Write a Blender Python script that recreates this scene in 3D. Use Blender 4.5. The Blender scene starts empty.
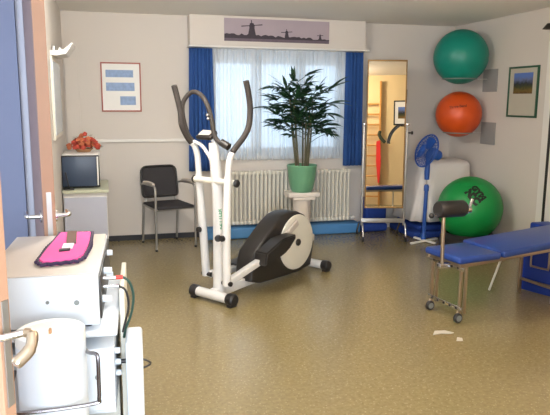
import bpy, bmesh, math, random
from mathutils import Vector, Matrix
random.seed(7)
R = math.radians
PI = math.pi
scene = bpy.context.scene
COL = scene.collection

# ------------------------------------------------------------------ camera
cam_data = bpy.data.cameras.new('camera')
cam = bpy.data.objects.new('camera', cam_data)
COL.objects.link(cam)
scene.camera = cam
F_PX, YAW, PITCH, ROLL = 624.0, -0.26511, 0.17035, -0.0065
cam_data.sensor_fit = 'HORIZONTAL'
cam_data.sensor_width = 36.0
cam_data.lens = 36.0 * F_PX / 550.0
cam_data.clip_start = 0.02
right = Vector((math.cos(YAW), math.sin(YAW), 0))
fwd = Vector((-math.sin(YAW), math.cos(YAW), 0))
up = Vector((0, 0, 1))
f2 = fwd * math.cos(PITCH) - up * math.sin(PITCH)
dn = -(up * math.cos(PITCH) + fwd * math.sin(PITCH))
r2 = right * math.cos(ROLL) + dn * math.sin(ROLL)
d2 = dn * math.cos(ROLL) - right * math.sin(ROLL)
m = Matrix((r2, -d2, -f2)).transposed().to_4x4()
m.translation = Vector((0, 0, 1.52))
cam.matrix_world = m

# ------------------------------------------------------------------ world, lights, exposure
world = bpy.data.worlds.new('daylight')
scene.world = world
world.use_nodes = True
bg = world.node_tree.nodes['Background']
bg.inputs['Color'].default_value = (0.70, 0.84, 1.0, 1)
bg.inputs['Strength'].default_value = 2.0

def area(name, loc, rot, sx, sy, power, color):
    l = bpy.data.lights.new(name, 'AREA')
    l.shape = 'RECTANGLE'
    l.size, l.size_y = sx, sy
    l.energy = power
    l.color = color
    o = bpy.data.objects.new(name, l)
    o.location = loc
    o.rotation_euler = rot
    COL.objects.link(o)
    return o
# ceiling lamps of the room (outside the frame), daylight of the entrance bay and of the side room
def globe(name, loc, power, color, rad=0.12):
    l = bpy.data.lights.new(name, 'POINT')
    l.energy = power; l.color = color; l.shadow_soft_size = rad
    o = bpy.data.objects.new(name, l); o.location = loc
    COL.objects.link(o)
    return o
globe('ceiling_lamp_light', (0.35, 3.9, 2.2), 64, (1.0, 0.95, 0.88))
globe('front_lamp_light', (1.9, 2.2, 2.2), 42, (1.0, 0.84, 0.62))
area('entrance_daylight', (-0.35, -0.95, 1.5), (R(100), 0, R(10)), 1.3, 1.3, 185, (0.80, 0.90, 1.0))
area('side_room_daylight', (-1.9, 2.2, 1.5), (R(90), 0, R(-75)), 0.9, 1.3, 30, (0.72, 0.84, 1.0))
fl = bpy.data.lights.new('camera_flash', 'POINT')
fl.energy = 4
fl.shadow_soft_size = 0.02
fl.color = (1.0, 0.97, 0.95)
flo = bpy.data.objects.new('camera_flash', fl)
flo.location = (-0.07, -0.02, 1.56)
COL.objects.link(flo)

scene.view_settings.view_transform = 'Standard'
scene.view_settings.look = 'None'
scene.view_settings.gamma = 1
scene.view_settings.use_curve_mapping = False
scene.view_settings.exposure = 0.45

# ------------------------------------------------------------------ materials
def S(r, g, b):
    def c(v):
        v /= 255.0
        return v / 12.92 if v <= 0.04045 else ((v + 0.055) / 1.055) ** 2.4
    return (c(r), c(g), c(b), 1)

def mat(name, col, rough=0.5, metal=0.0, var=0.06, scale=12.0, bump=0.0, coat=0.0, bscale=None):
    mt = bpy.data.materials.new(name)
    mt.use_nodes = True
    nt = mt.node_tree
    b = nt.nodes['Principled BSDF']
    b.inputs['Roughness'].default_value = rough
    b.inputs['Metallic'].default_value = metal
    b.inputs['Coat Weight'].default_value = coat
    tc = nt.nodes.new('ShaderNodeTexCoord')
    nz = nt.nodes.new('ShaderNodeTexNoise')
    nz.inputs['Scale'].default_value = scale
    nz.inputs['Detail'].default_value = 3
    nt.links.new(tc.outputs['Object'], nz.inputs['Vector'])
    mx = nt.nodes.new('ShaderNodeMix')
    mx.data_type = 'RGBA'
    mx.inputs[6].default_value = tuple(max(0, c * (1 - var)) for c in col[:3]) + (1,)
    mx.inputs[7].default_value = tuple(min(1, c * (1 + var)) for c in col[:3]) + (1,)
    nt.links.new(nz.outputs['Fac'], mx.inputs[0])
    nt.links.new(mx.outputs[2], b.inputs['Base Color'])
    if bump > 0:
        nb = nt.nodes.new('ShaderNodeTexNoise')
        nb.inputs['Scale'].default_value = bscale or scale * 8
        nt.links.new(tc.outputs['Object'], nb.inputs['Vector'])
        bp = nt.nodes.new('ShaderNodeBump')
        bp.inputs['Strength'].default_value = bump
        bp.inputs['Distance'].default_value = 0.005
        nt.links.new(nb.outputs['Fac'], bp.inputs['Height'])
        nt.links.new(bp.outputs['Normal'], b.inputs['Normal'])
    return mt

M = {}
M['wall'] = mat('wall_paint', S(212, 206, 200), 0.85, var=0.02, scale=2, bump=0.15, bscale=160)
M['ceiling'] = mat('ceiling_paint', S(240, 237, 230), 0.9, var=0.02, scale=2)
M['daylit_reveal'] = mat('reveal_daylight_tint', S(122, 130, 158), 0.8, var=0.03, scale=2)  # cool daylight tint painted into the doorway reveal
M['front_wall'] = mat('lamplit_front_wall', S(228, 204, 158), 0.85, var=0.02, scale=2)  # warm lamplight on this wall is mixed into its base colour
M['white'] = mat('white_lacquer', S(228, 226, 222), 0.4, var=0.02)
M['white_metal'] = mat('white_powder_coat', S(214, 213, 212), 0.3, var=0.02, coat=0.3)
M['offwhite'] = mat('cream_metal', S(216, 212, 200), 0.45, var=0.03)
M['beige_top'] = mat('beige_top_panel', S(192, 182, 174), 0.5, var=0.03)
M['device'] = mat('device_white', S(214, 221, 230), 0.4, var=0.02)
M['wood'] = mat('pale_wood', S(164, 126, 102), 0.5, var=0.05, scale=6)
M['barwood'] = mat('honey_wood', S(206, 150, 80), 0.4, var=0.10, scale=6)
M['door_mauve'] = mat('door_face_laminate', S(118, 98, 98), 0.5, var=0.04)
M['chrome'] = mat('chrome', S(205, 205, 210), 0.18, metal=1.0, var=0.02)
M['tube_metal'] = mat('bronze_grey_tube', S(176, 158, 138), 0.28, metal=0.9, var=0.04)
M['alu'] = mat('brushed_aluminium', S(170, 168, 165), 0.4, metal=0.8, var=0.03)
M['black'] = mat('black_plastic', S(30, 28, 30), 0.45, var=0.1)
M['dark'] = mat('dark_grey_plastic', S(34, 31, 30), 0.45, var=0.1, coat=0.2)
M['grip'] = mat('taupe_foam_grip', S(50, 44, 41), 0.7, var=0.12, scale=40)
M['mesh_black'] = mat('black_mesh_fabric', S(48, 46, 50), 0.75, var=0.35, scale=180)
M['screen'] = mat('dark_blue_grey_screen', S(52, 66, 88), 0.35, var=0.05)
M['cabinet'] = mat('blue_grey_laminate', S(172, 176, 192), 0.5, var=0.02)
M['desk_top'] = mat('green_grey_top', S(176, 180, 160), 0.5, var=0.03)
M['blue_cloth'] = mat('royal_blue_fabric', S(22, 58, 140), 0.85, var=0.18, scale=30, bump=0.3)
M['navy'] = mat('navy_curtain_fabric', S(42, 84, 150), 0.9, var=0.12, scale=50)
M['vinyl_blue'] = mat('blue_vinyl', S(30, 62, 134), 0.35, var=0.05, coat=0.1)
M['mat_blue'] = mat('blue_gym_mat', S(72, 130, 186), 0.6, var=0.06)
M['panel_blue'] = mat('blue_panel', S(22, 56, 150), 0.45, var=0.05)
M['fan_blue'] = mat('blue_fan_plastic', S(30, 78, 160), 0.35, var=0.05)
M['teal_ball'] = mat('teal_rubber', S(0, 128, 112), 0.42, var=0.03)
M['orange_ball'] = mat('orange_rubber', S(204, 76, 18), 0.42, var=0.03)
M['green_ball'] = mat('green_rubber', S(0, 134, 62), 0.42, var=0.03)
M['logo_dark'] = mat('dark_print', S(16, 14, 14), 0.6)
M['logo_rust'] = mat('rust_print', S(110, 36, 12), 0.6)
M['logo_green'] = mat('green_print', S(30, 140, 90), 0.6)
M['clear_ring'] = mat('pale_ring_plastic', S(130, 140, 135), 0.3)
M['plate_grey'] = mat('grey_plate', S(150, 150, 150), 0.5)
M['pot'] = mat('green_glazed_pot', S(104, 158, 124), 0.35, var=0.04, coat=0.3)
M['leaf'] = mat('palm_leaf', S(34, 66, 40), 0.45, var=0.35, scale=9)
M['stem'] = mat('palm_stem', S(92, 88, 66), 0.7, var=0.25)
M['soil'] = mat('soil', S(50, 38, 28), 0.95)
M['plaster'] = mat('white_plaster', S(224, 216, 208), 0.7, var=0.03)
M['radiator'] = mat('cream_radiator_enamel', S(222, 218, 206), 0.35, var=0.02)
M['frame_red'] = mat('red_brown_frame', S(160, 84, 72), 0.45)
M['frame_green'] = mat('dark_green_frame', S(38, 84, 62), 0.45)
M['frame_gold'] = mat('gold_brown_frame', S(150, 118, 72), 0.4, metal=0.3)
M['paper'] = mat('print_paper', S(236, 236, 234), 0.6, var=0.02)
M['mount'] = mat('beige_picture_mount', S(186, 182, 168), 0.6, var=0.02)
M['print_blue'] = mat('soft_blue_print', S(140, 165, 205), 0.6, var=0.35, scale=26)
M['poster_sky'] = mat('sepia_sky', S(166, 154, 164), 0.6, var=0.08, scale=5)
M['poster_dark'] = mat('sepia_dark', S(62, 54, 64), 0.7, var=0.25, scale=40)
M['poster_mid'] = mat('sepia_mid', S(104, 92, 104), 0.7, var=0.2, scale=30)
M['pink'] = mat('pink_fabric', S(236, 84, 160), 0.8, var=0.08, scale=30)
M['plum'] = mat('dark_plum_trim', S(50, 34, 66), 0.8)
M['brown_strap'] = mat('brown_strap', S(96, 68, 56), 0.8, var=0.2)
M['red'] = mat('red_cloth', S(230, 50, 44), 0.7, var=0.08)
M['dk_green'] = mat('dark_green_cloth', S(54, 66, 50), 0.9, var=0.2)
M['flower_red'] = mat('red_petals', S(176, 62, 44), 0.7, var=0.25, scale=60)
M['flower_orange'] = mat('orange_petals', S(190, 104, 66), 0.7, var=0.25, scale=60)
M['flower_leaf'] = mat('dry_leaf', S(92, 92, 48), 0.8, var=0.2)
M['basket'] = mat('wicker', S(170, 128, 90), 0.8, var=0.2)
M['sheet'] = mat('white_bed_sheet', S(226, 222, 220), 0.9, var=0.02, scale=5)
M['skirting'] = mat('black_skirting', S(44, 46, 52), 0.6)
M['cable_green'] = mat('green_cable', S(28, 62, 52), 0.5)
M['cable_red'] = mat('red_plug', S(220, 60, 50), 0.5)
M['glass_panel'] = mat('pale_blue_panel', S(196, 206, 214), 0.25)
M['steel'] = mat('grey_steel_wire', S(128, 124, 128), 0.25, metal=1.0, var=0.02)
M['scrap'] = mat('crumpled_paper', S(182, 176, 164), 0.7)
M['foot_grey'] = mat('grey_wheel', S(120, 124, 122), 0.5)
M['yellow'] = mat('yellow_brass', S(226, 196, 128), 0.3, metal=0.4)

# floor linoleum
def floor_mat():
    mt = bpy.data.materials.new('speckled_linoleum')
    mt.use_nodes = True
    nt = mt.node_tree
    N, L = nt.nodes, nt.links
    b = N['Principled BSDF']
    b.inputs['Coat Weight'].default_value = 0.25; b.inputs['Coat Roughness'].default_value = 0.22
    tc = N.new('ShaderNodeTexCoord')
    base = N.new('ShaderNodeTexNoise'); base.inputs['Scale'].default_value = 45; base.inputs['Detail'].default_value = 6
    r0 = N.new('ShaderNodeValToRGB')
    r0.color_ramp.elements[0].position = 0.35; r0.color_ramp.elements[0].color = S(124, 111, 77)
    r0.color_ramp.elements[1].position = 0.65; r0.color_ramp.elements[1].color = S(138, 124, 88)
    v1 = N.new('ShaderNodeTexVoronoi'); v1.inputs['Scale'].default_value = 48
    r1 = N.new('ShaderNodeValToRGB')
    r1.color_ramp.elements[0].position = 0.14; r1.color_ramp.elements[0].color = (1, 1, 1, 1)
    r1.color_ramp.elements[1].position = 0.24; r1.color_ramp.elements[1].color = (0, 0, 0, 1)
    v2 = N.new('ShaderNodeTexVoronoi'); v2.inputs['Scale'].default_value = 36
    mp = N.new('ShaderNodeMapping'); mp.inputs['Location'].default_value = (3.3, 1.7, 0)
    r2_ = N.new('ShaderNodeValToRGB')
    r2_.color_ramp.elements[0].position = 0.07; r2_.color_ramp.elements[0].color = (1, 1, 1, 1)
    r2_.color_ramp.elements[1].position = 0.15; r2_.color_ramp.elements[1].color = (0, 0, 0, 1)
    for n in (base, v1): L.new(tc.outputs['Object'], n.inputs['Vector'])
    L.new(tc.outputs['Object'], mp.inputs['Vector']); L.new(mp.outputs['Vector'], v2.inputs['Vector'])
    L.new(base.outputs['Fac'], r0.inputs['Fac'])
    L.new(v1.outputs['Distance'], r1.inputs['Fac']); L.new(v2.outputs['Distance'], r2_.inputs['Fac'])
    m1 = N.new('ShaderNodeMix'); m1.data_type = 'RGBA'
    k1 = N.new('ShaderNodeMath'); k1.operation = 'MULTIPLY'; k1.inputs[1].default_value = 0.42
    L.new(r1.outputs['Color'], k1.inputs[0]); L.new(k1.outputs[0], m1.inputs[0])
    L.new(r0.outputs['Color'], m1.inputs[6]); m1.inputs[7].default_value = S(186, 172, 138)
    m2 = N.new('ShaderNodeMix'); m2.data_type = 'RGBA'
    k2 = N.new('ShaderNodeMath'); k2.operation = 'MULTIPLY'; k2.inputs[1].default_value = 0.6
    L.new(r2_.outputs['Color'], k2.inputs[0]); L.new(k2.outputs[0], m2.inputs[0])
    L.new(m1.outputs[2], m2.inputs[6]); m2.inputs[7].default_value = S(92, 78, 50)
    L.new(m2.outputs[2], b.inputs['Base Color'])
    rn = N.new('ShaderNodeTexNoise'); rn.inputs['Scale'].default_value = 3
    L.new(tc.outputs['Object'], rn.inputs['Vector'])
    mr = N.new('ShaderNodeMapRange'); mr.inputs[3].default_value = 0.22; mr.inputs[4].default_value = 0.26
    L.new(rn.outputs['Fac'], mr.inputs[0]); L.new(mr.outputs[0], b.inputs['Roughness'])
    return mt
M['floor'] = floor_mat()

def sheer_mat():
    mt = bpy.data.materials.new('sheer_voile')
    mt.use_nodes = True
    nt = mt.node_tree; N, L = nt.nodes, nt.links
    N.remove(N['Principled BSDF'])
    out = N['Material Output']
    tr = N.new('ShaderNodeBsdfTransparent')
    tl = N.new('ShaderNodeBsdfTranslucent'); tl.inputs['Color'].default_value = (0.86, 0.90, 0.94, 1)
    df = N.new('ShaderNodeBsdfDiffuse'); df.inputs['Color'].default_value = (0.80, 0.80, 0.80, 1)
    a = N.new('ShaderNodeMixShader'); a.inputs[0].default_value = 0.5
    L.new(tl.outputs[0], a.inputs[1]); L.new(df.outputs[0], a.inputs[2])
    bmx = N.new('ShaderNodeMixShader')
    tc = N.new('ShaderNodeTexCoord'); nz = N.new('ShaderNodeTexNoise'); nz.inputs['Scale'].default_value = 60
    L.new(tc.outputs['Object'], nz.inputs['Vector'])
    mr = N.new('ShaderNodeMapRange'); mr.inputs[3].default_value = 0.78; mr.inputs[4].default_value = 0.82
    L.new(nz.outputs['Fac'], mr.inputs[0]); L.new(mr.outputs[0], bmx.inputs[0])
    L.new(tr.outputs[0], bmx.inputs[1]); L.new(a.outputs[0], bmx.inputs[2])
    L.new(bmx.outputs[0], out.inputs[0])
    return mt
M['sheer'] = sheer_mat()

def mirror_mat():
    mt = mat('mirror_glass', (0.88, 0.88, 0.86, 1), 0.0, metal=1.0, var=0.0)
    return mt
M['mirror'] = mirror_mat()

def glass_mat():
    mt = bpy.data.materials.new('window_glass')
    mt.use_nodes = True
    nt = mt.node_tree; N, L = nt.nodes, nt.links
    N.remove(N['Principled BSDF'])
    tr = N.new('ShaderNodeBsdfTransparent'); tr.inputs['Color'].default_value = (0.94, 0.98, 1, 1)
    gl = N.new('ShaderNodeBsdfGlossy'); gl.inputs['Roughness'].default_value = 0.02
    mx = N.new('ShaderNodeMixShader'); mx.inputs[0].default_value = 0.06
    L.new(tr.outputs[0], mx.inputs[1]); L.new(gl.outputs[0], mx.inputs[2])
    L.new(mx.outputs[0], N['Material Output'].inputs[0])
    return mt
M['glass'] = glass_mat()

def photo_mat():   # little landscape print: blue sky, dark trees, ochre field
    mt = bpy.data.materials.new('landscape_print')
    mt.use_nodes = True
    nt = mt.node_tree; N, L = nt.nodes, nt.links
    b = N['Principled BSDF']; b.inputs['Roughness'].default_value = 0.5
    tc = N.new('ShaderNodeTexCoord'); sx = N.new('ShaderNodeSeparateXYZ')
    L.new(tc.outputs['Generated'], sx.inputs[0])
    nz = N.new('ShaderNodeTexNoise'); nz.inputs['Scale'].default_value = 7; nz.inputs['Detail'].default_value = 5
    L.new(tc.outputs['Generated'], nz.inputs['Vector'])
    ad = N.new('ShaderNodeMath'); ad.operation = 'MULTIPLY_ADD'; ad.inputs[1].default_value = 0.35
    L.new(nz.outputs['Fac'], ad.inputs[0]); L.new(sx.outputs['Z'], ad.inputs[2])
    rp = N.new('ShaderNodeValToRGB'); cr = rp.color_ramp
    cr.elements[0].position = 0.1; cr.elements[0].color = S(70, 30, 24)
    cr.elements[1].position = 1.0; cr.elements[1].color = S(90, 120, 190)
    for p, c in ((0.3, S(120, 96, 44)), (0.5, S(60, 66, 36)), (0.66, S(38, 44, 50)), (0.85, S(100, 110, 150))):
        e = cr.elements.new(p); e.color = c
    L.new(ad.outputs[0], rp.inputs['Fac']); L.new(rp.outputs['Color'], b.inputs['Base Color'])
    return mt
M['photo'] = photo_mat()

# ------------------------------------------------------------------ mesh builder
class MB:
    def __init__(s):
        s.bm = bmesh.new()
    def box(s, x0, x1, y0, y1, z0, z1, bev=0.0):
        c = Matrix.Translation(((x0 + x1) / 2, (y0 + y1) / 2, (z0 + z1) / 2)) @ Matrix.Diagonal((abs(x1 - x0), abs(y1 - y0), abs(z1 - z0), 1))
        g = bmesh.ops.create_cube(s.bm, size=1, matrix=c)
        if bev > 0:
            es = list({e for v in g['verts'] for e in v.link_edges})
            bmesh.ops.bevel(s.bm, geom=es, offset=bev, segments=3, affect='EDGES', profile=0.5)
        return s
    def obox(s, c, u, v, w, hx, hy, hz, bev=0.0):      # oriented box: centre, three axes, half sizes
        u, v, w = Vector(u).normalized(), Vector(v).normalized(), Vector(w).normalized()
        mm = Matrix((u, v, w)).transposed().to_4x4(); mm.translation = Vector(c)
        g = bmesh.ops.create_cube(s.bm, size=1, matrix=mm @ Matrix.Diagonal((hx * 2, hy * 2, hz * 2, 1)))
        if bev > 0:
            es = list({e for vv in g['verts'] for e in vv.link_edges})
            bmesh.ops.bevel(s.bm, geom=es, offset=bev, segments=3, affect='EDGES', profile=0.5)
        return s
    def bar(s, p0, p1, wx, wy, ref=(0, 0, 1), bev=0.0):
        p0, p1 = Vector(p0), Vector(p1)
        d = (p1 - p0); r = Vector(ref)
        if abs(d.normalized().dot(r)) > 0.95: r = Vector((1, 0, 0))
        u = d.cross(r).normalized(); v = u.cross(d).normalized()
        return s.obox((p0 + p1) / 2, u, v, d, wx / 2, wy / 2, d.length / 2, bev)
    def tube(s, pts, r, seg=12, cap=True):
        pts = [Vector(p) for p in pts]
        rs = r if isinstance(r, (list, tuple)) else [r] * len(pts)
        rings = []
        prev = None
        for i, p in enumerate(pts):
            if i == 0: t = pts[1] - p
            elif i == len(pts) - 1: t = p - pts[i - 1]
            else: t = (pts[i + 1] - p).normalized() + (p - pts[i - 1]).normalized()
            t.normalize()
            if prev is None:
                a = Vector((0, 0, 1)) if abs(t.z) < 0.9 else Vector((1, 0, 0))
                n = t.cross(a).normalized()
            else:
                n = (prev - t * prev.dot(t)).normalized()
            prev = n
            b = t.cross(n)
            rings.append([s.bm.verts.new(p + (n * math.cos(2 * PI * k / seg) + b * math.sin(2 * PI * k / seg)) * rs[i]) for k in range(seg)])
        for i in range(len(rings) - 1):
            for k in range(seg):
                s.bm.faces.new((rings[i][k], rings[i][(k + 1) % seg], rings[i + 1][(k + 1) % seg], rings[i + 1][k]))
        if cap:
            s.bm.faces.new(rings[0][::-1]); s.bm.faces.new(rings[-1])
        return s
    def ring(s, c, n, R_, r, seg=48, t=8):
        c, n = Vector(c), Vector(n).normalized()
        a = n.cross(Vector((0, 0, 1)) if abs(n.z) < 0.9 else Vector((1, 0, 0))).normalized(); b = n.cross(a)
        vs = []
        for i in range(seg):
            o = a * math.cos(2 * PI * i / seg) + b * math.sin(2 * PI * i / seg)
            vs.append([s.bm.verts.new(c + o * (R_ + r * math.cos(2 * PI * k / t)) + n * r * math.sin(2 * PI * k / t)) for k in range(t)])
        for i in range(seg):
            for k in range(t):
                s.bm.faces.new((vs[i][k], vs[(i + 1) % seg][k], vs[(i + 1) % seg][(k + 1) % t], vs[i][(k + 1) % t]))
        return s
    def lathe(s, prof, c=(0, 0, 0), axis=(0, 0, 1), seg=32):
        c, n = Vector(c), Vector(axis).normalized()
        a = n.cross(Vector((0, 0, 1)) if abs(n.z) < 0.9 else Vector((1, 0, 0))).normalized(); b = n.cross(a)
        rings = []
        for r, z in prof:
            if r < 1e-6: rings.append([s.bm.verts.new(c + n * z)])
            else: rings.append([s.bm.verts.new(c + n * z + (a * math.cos(2 * PI * k / seg) + b * math.sin(2 * PI * k / seg)) * r) for k in range(seg)])
        for i in range(len(rings) - 1):
            A, B = rings[i], rings[i + 1]
            for k in range(seg):
                k2 = (k + 1) % seg
                if len(A) == 1 and len(B) == 1: continue
                if len(A) == 1: s.bm.faces.new((A[0], B[k2], B[k]))
                elif len(B) == 1: s.bm.faces.new((A[k], A[k2], B[0]))
                else: s.bm.faces.new((A[k], A[k2], B[k2], B[k]))
        return s
    def sphere(s, c, r, seg=24, sc=(1, 1, 1)):
        bmesh.ops.create_uvsphere(s.bm, u_segments=seg, v_segments=seg // 2, radius=r, matrix=Matrix.Translation(c) @ Matrix.Diagonal((*sc, 1)))
        return s
    def prism(s, pts, axis_vec, mapf):      # polygon in 2-D mapped by mapf, extruded along axis_vec
        a = [s.bm.verts.new(Vector(mapf(*p))) for p in pts]
        d = Vector(axis_vec)
        b = [s.bm.verts.new(v.co + d) for v in a]
        s.bm.faces.new(a); s.bm.faces.new(b[::-1])
        for i in range(len(a)):
            j = (i + 1) % len(a)
            s.bm.faces.new((a[j], a[i], b[i], b[j]))
        return s
    def quad(s, *p):
        s.bm.faces.new([s.bm.verts.new(q) for q in p]); return s
    def build(s, name, material, parent=None, smooth=True, angle=35):
        bmesh.ops.recalc_face_normals(s.bm, faces=s.bm.faces[:])
        me = bpy.data.meshes.new(name)
        for f in s.bm.faces: f.smooth = smooth
        if smooth:
            for e in s.bm.edges:
                if len(e.link_faces) == 2 and e.calc_face_angle(0) > R(angle): e.smooth = False
        s.bm.to_mesh(me); s.bm.free()
        me.materials.append(material)
        o = bpy.data.objects.new(name, me)
        COL.objects.link(o)
        if parent is not None:
            o.parent = parent
            # children are given in world coordinates: undo the parent's transform (parent may itself be parented)
            o.matrix_parent_inverse = world_of(parent).inverted()
        return o

def world_of(o):
    mw = Matrix.LocRotScale(o.location, o.rotation_euler, o.scale)
    if o.parent is not None:
        mw = world_of(o.parent) @ o.matrix_parent_inverse @ mw
    return mw

def tag(o, label, cat, group=None):
    o['label'] = label; o['category'] = cat
    if group: o['group'] = group
    return o
def thing(name, label, cat, loc, group=None):
    o = bpy.data.objects.new(name, None)
    o.empty_display_size = 0.05
    COL.objects.link(o); o.location = loc
    return tag(o, label, cat, group)
def struct(o):
    o['kind'] = 'structure'; return o

def smoothpath(pts, n=8):
    pts = [Vector(p) for p in pts]
    P = [pts[0] * 2 - pts[1]] + pts + [pts[-1] * 2 - pts[-2]]
    out = []
    for i in range(1, len(P) - 2):
        for k in range(n):
            t = k / n
            out.append(0.5 * ((2 * P[i]) + (-P[i - 1] + P[i + 1]) * t + (2 * P[i - 1] - 5 * P[i] + 4 * P[i + 1] - P[i + 2]) * t * t + (-P[i - 1] + 3 * P[i] - 3 * P[i + 1] + P[i + 2]) * t ** 3))
    out.append(pts[-1])
    return out

def text_mesh(s, size, depth=0.0, spacing=1.0, bold=0.02):
    cu = bpy.data.curves.new('lettering', 'FONT')
    cu.body = s; cu.size = size; cu.extrude = depth; cu.align_x = 'CENTER'; cu.align_y = 'CENTER'
    cu.space_character = spacing; cu.offset = size * bold
    o = bpy.data.objects.new('lettering', cu); COL.objects.link(o)
    bpy.context.view_layer.update()
    me = bpy.data.meshes.new_from_object(o.evaluated_get(bpy.context.evaluated_depsgraph_get()))
    bpy.data.objects.remove(o)
    return me

# ------------------------------------------------------------------ the setting
H = 2.395       # ceiling height
WL, WR, WB = -0.39, 4.07, 6.86   # left wall, right wall, back wall
struct(MB().box(-2.6, 4.5, -1.2, 7.3, -0.1, 0).build('floor', M['floor'], smooth=False))
struct(MB().box(-2.6, 4.5, -1.2, 7.3, H, H + 0.1).build('ceiling', M['ceiling'], smooth=False))
# back wall with window opening
WX0, WX1, WZ0, WZ1 = 1.14, 2.70, 0.90, 2.02
b = MB()
b.box(WL - 0.25, WX0, WB, WB + 0.28, 0, H)
b.box(WX1, WR + 0.2, WB, WB + 0.28, 0, H)
b.box(WX0, WX1, WB, WB + 0.28, 0, WZ0)
b.box(WX0, WX1, WB, WB + 0.28, WZ1, H)
struct(b.build('wall_back', M['wall'], smooth=False))
struct(MB().box(WR, WR + 0.2, 1.1, WB, 0, H).build('wall_right', M['wall'], smooth=False))
# left wall with the side doorway between y = 2.5 and 3.36
b = MB()
b.box(WL - 0.25, WL, 3.36, WB, 0, H)
b.box(WL - 0.25, WL, 2.46, 3.36, 2.05, H)
b.box(WL - 0.25, WL, 1.9, 2.46, 0, H)
struct(b.build('wall_left', M['wall'], smooth=False))
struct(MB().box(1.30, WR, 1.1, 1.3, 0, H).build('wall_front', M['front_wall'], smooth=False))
struct(MB().box(1.30, 1.45, -1.0, 1.1, 0, H).build('wall_entrance', M['wall'], smooth=False))
struct(MB().box(-2.4, 1.45, -1.2, -1.0, 0, H).build('wall_rear', M['wall'], smooth=False))
struct(MB().box(-2.6, -2.4, -1.2, 4.4, 0, H).build('wall_side_room', M['wall'], smooth=False))
struct(MB().box(-2.4, WL - 0.25, 4.2, 4.4, 0, H).build('wall_side_room_back', M['wall'], smooth=False))
# reveal lining of the side doorway (its blue-grey is daylight put into the colour) with pale edge strip
struct(MB().box(WL - 0.26, WL - 0.005, 3.30, 3.358, 0, 2.05).build('trim_1', M['daylit_reveal'], smooth=False))
struct(MB().box(WL - 0.004, WL + 0.032, 3.31, 3.40, 0, 2.08, 0.004).build('trim_2', M['cabinet'], smooth=False))
# dark skirting, cable ducts
struct(MB().box(WL + 0.01, 1.2, WB - 0.018, WB - 0.001, 0, 0.055).build('baseboard_back', M['skirting'], smooth=False))
struct(MB().box(WR - 0.018, WR - 0.001, 5.15, WB - 0.02, 0, 0.055).build('baseboard_right', M['skirting'], smooth=False))
struct(MB().box(-0.235, 0.86, WB - 0.03, WB - 0.001, 1.07, 1.10, 0.004).build('trim_3', M['white'], smooth=False))
struct(MB().box(-0.375, -0.24, WB - 0.03, WB - 0.001, 0.06, H - 0.47, 0.003).build('trim_4', M['wall'], smooth=False))
# window
win = MB()
for (x0, x1) in ((WX0, WX0 + 0.07), (1.615, 1.735), (2.13, 2.25), (WX1 - 0.07, WX1)):
    win.box(x0, x1, WB + 0.13, WB + 0.20, WZ0, WZ1, 0.006)
win.box(WX0, WX1, WB + 0.13, WB + 0.20, WZ0, WZ0 + 0.08, 0.006)
win.box(WX0, WX1, WB + 0.13, WB + 0.20, WZ1 - 0.10, WZ1, 0.006)
wf = struct(win.build('window_1', M['white'], smooth=False))
for (x0, x1) in ((WX0 + 0.07, 1.615), (1.735, 2.13), (2.25, WX1 - 0.07)):
    MB().box(x0, x1, WB + 0.16, WB + 0.168, WZ0 + 0.08, WZ1 - 0.10).build('pane', M['glass'], wf, smooth=False)
for x in (1.64, 2.16):
    MB().box(x, x + 0.02, WB + 0.10, WB + 0.13, 1.40, 1.52, 0.004).build('window_handle', M['alu'], wf)
MB().box(WX0 - 0.0, WX1 + 0.0, WB - 0.03, WB + 0.125, WZ0 - 0.035, WZ0 - 0.0, 0.004).build('window_sill', M['white'], wf)
# door in the right wall (its far jamb shows)
d2_ = struct(MB().box(WR - 0.03, WR - 0.001, 5.05, 5.14, 0, 2.08, 0.004).box(WR - 0.03, WR - 0.001, 4.12, 4.21, 0, 2.08, 0.004).box(WR - 0.03, WR - 0.001, 4.21, 5.05, 2.0, 2.08, 0.004).build('door_2', M['white'], smooth=False))
MB().box(WR - 0.022, WR - 0.001, 4.215, 5.045, 0.008, 1.995).build('door_leaf', M['white'], d2_, smooth=False)
MB().box(WR - 0.034, WR - 0.0225, 5.02, 5.045, 0.01, 1.99).build('door_seal', M['dark'], d2_, smooth=False)

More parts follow.
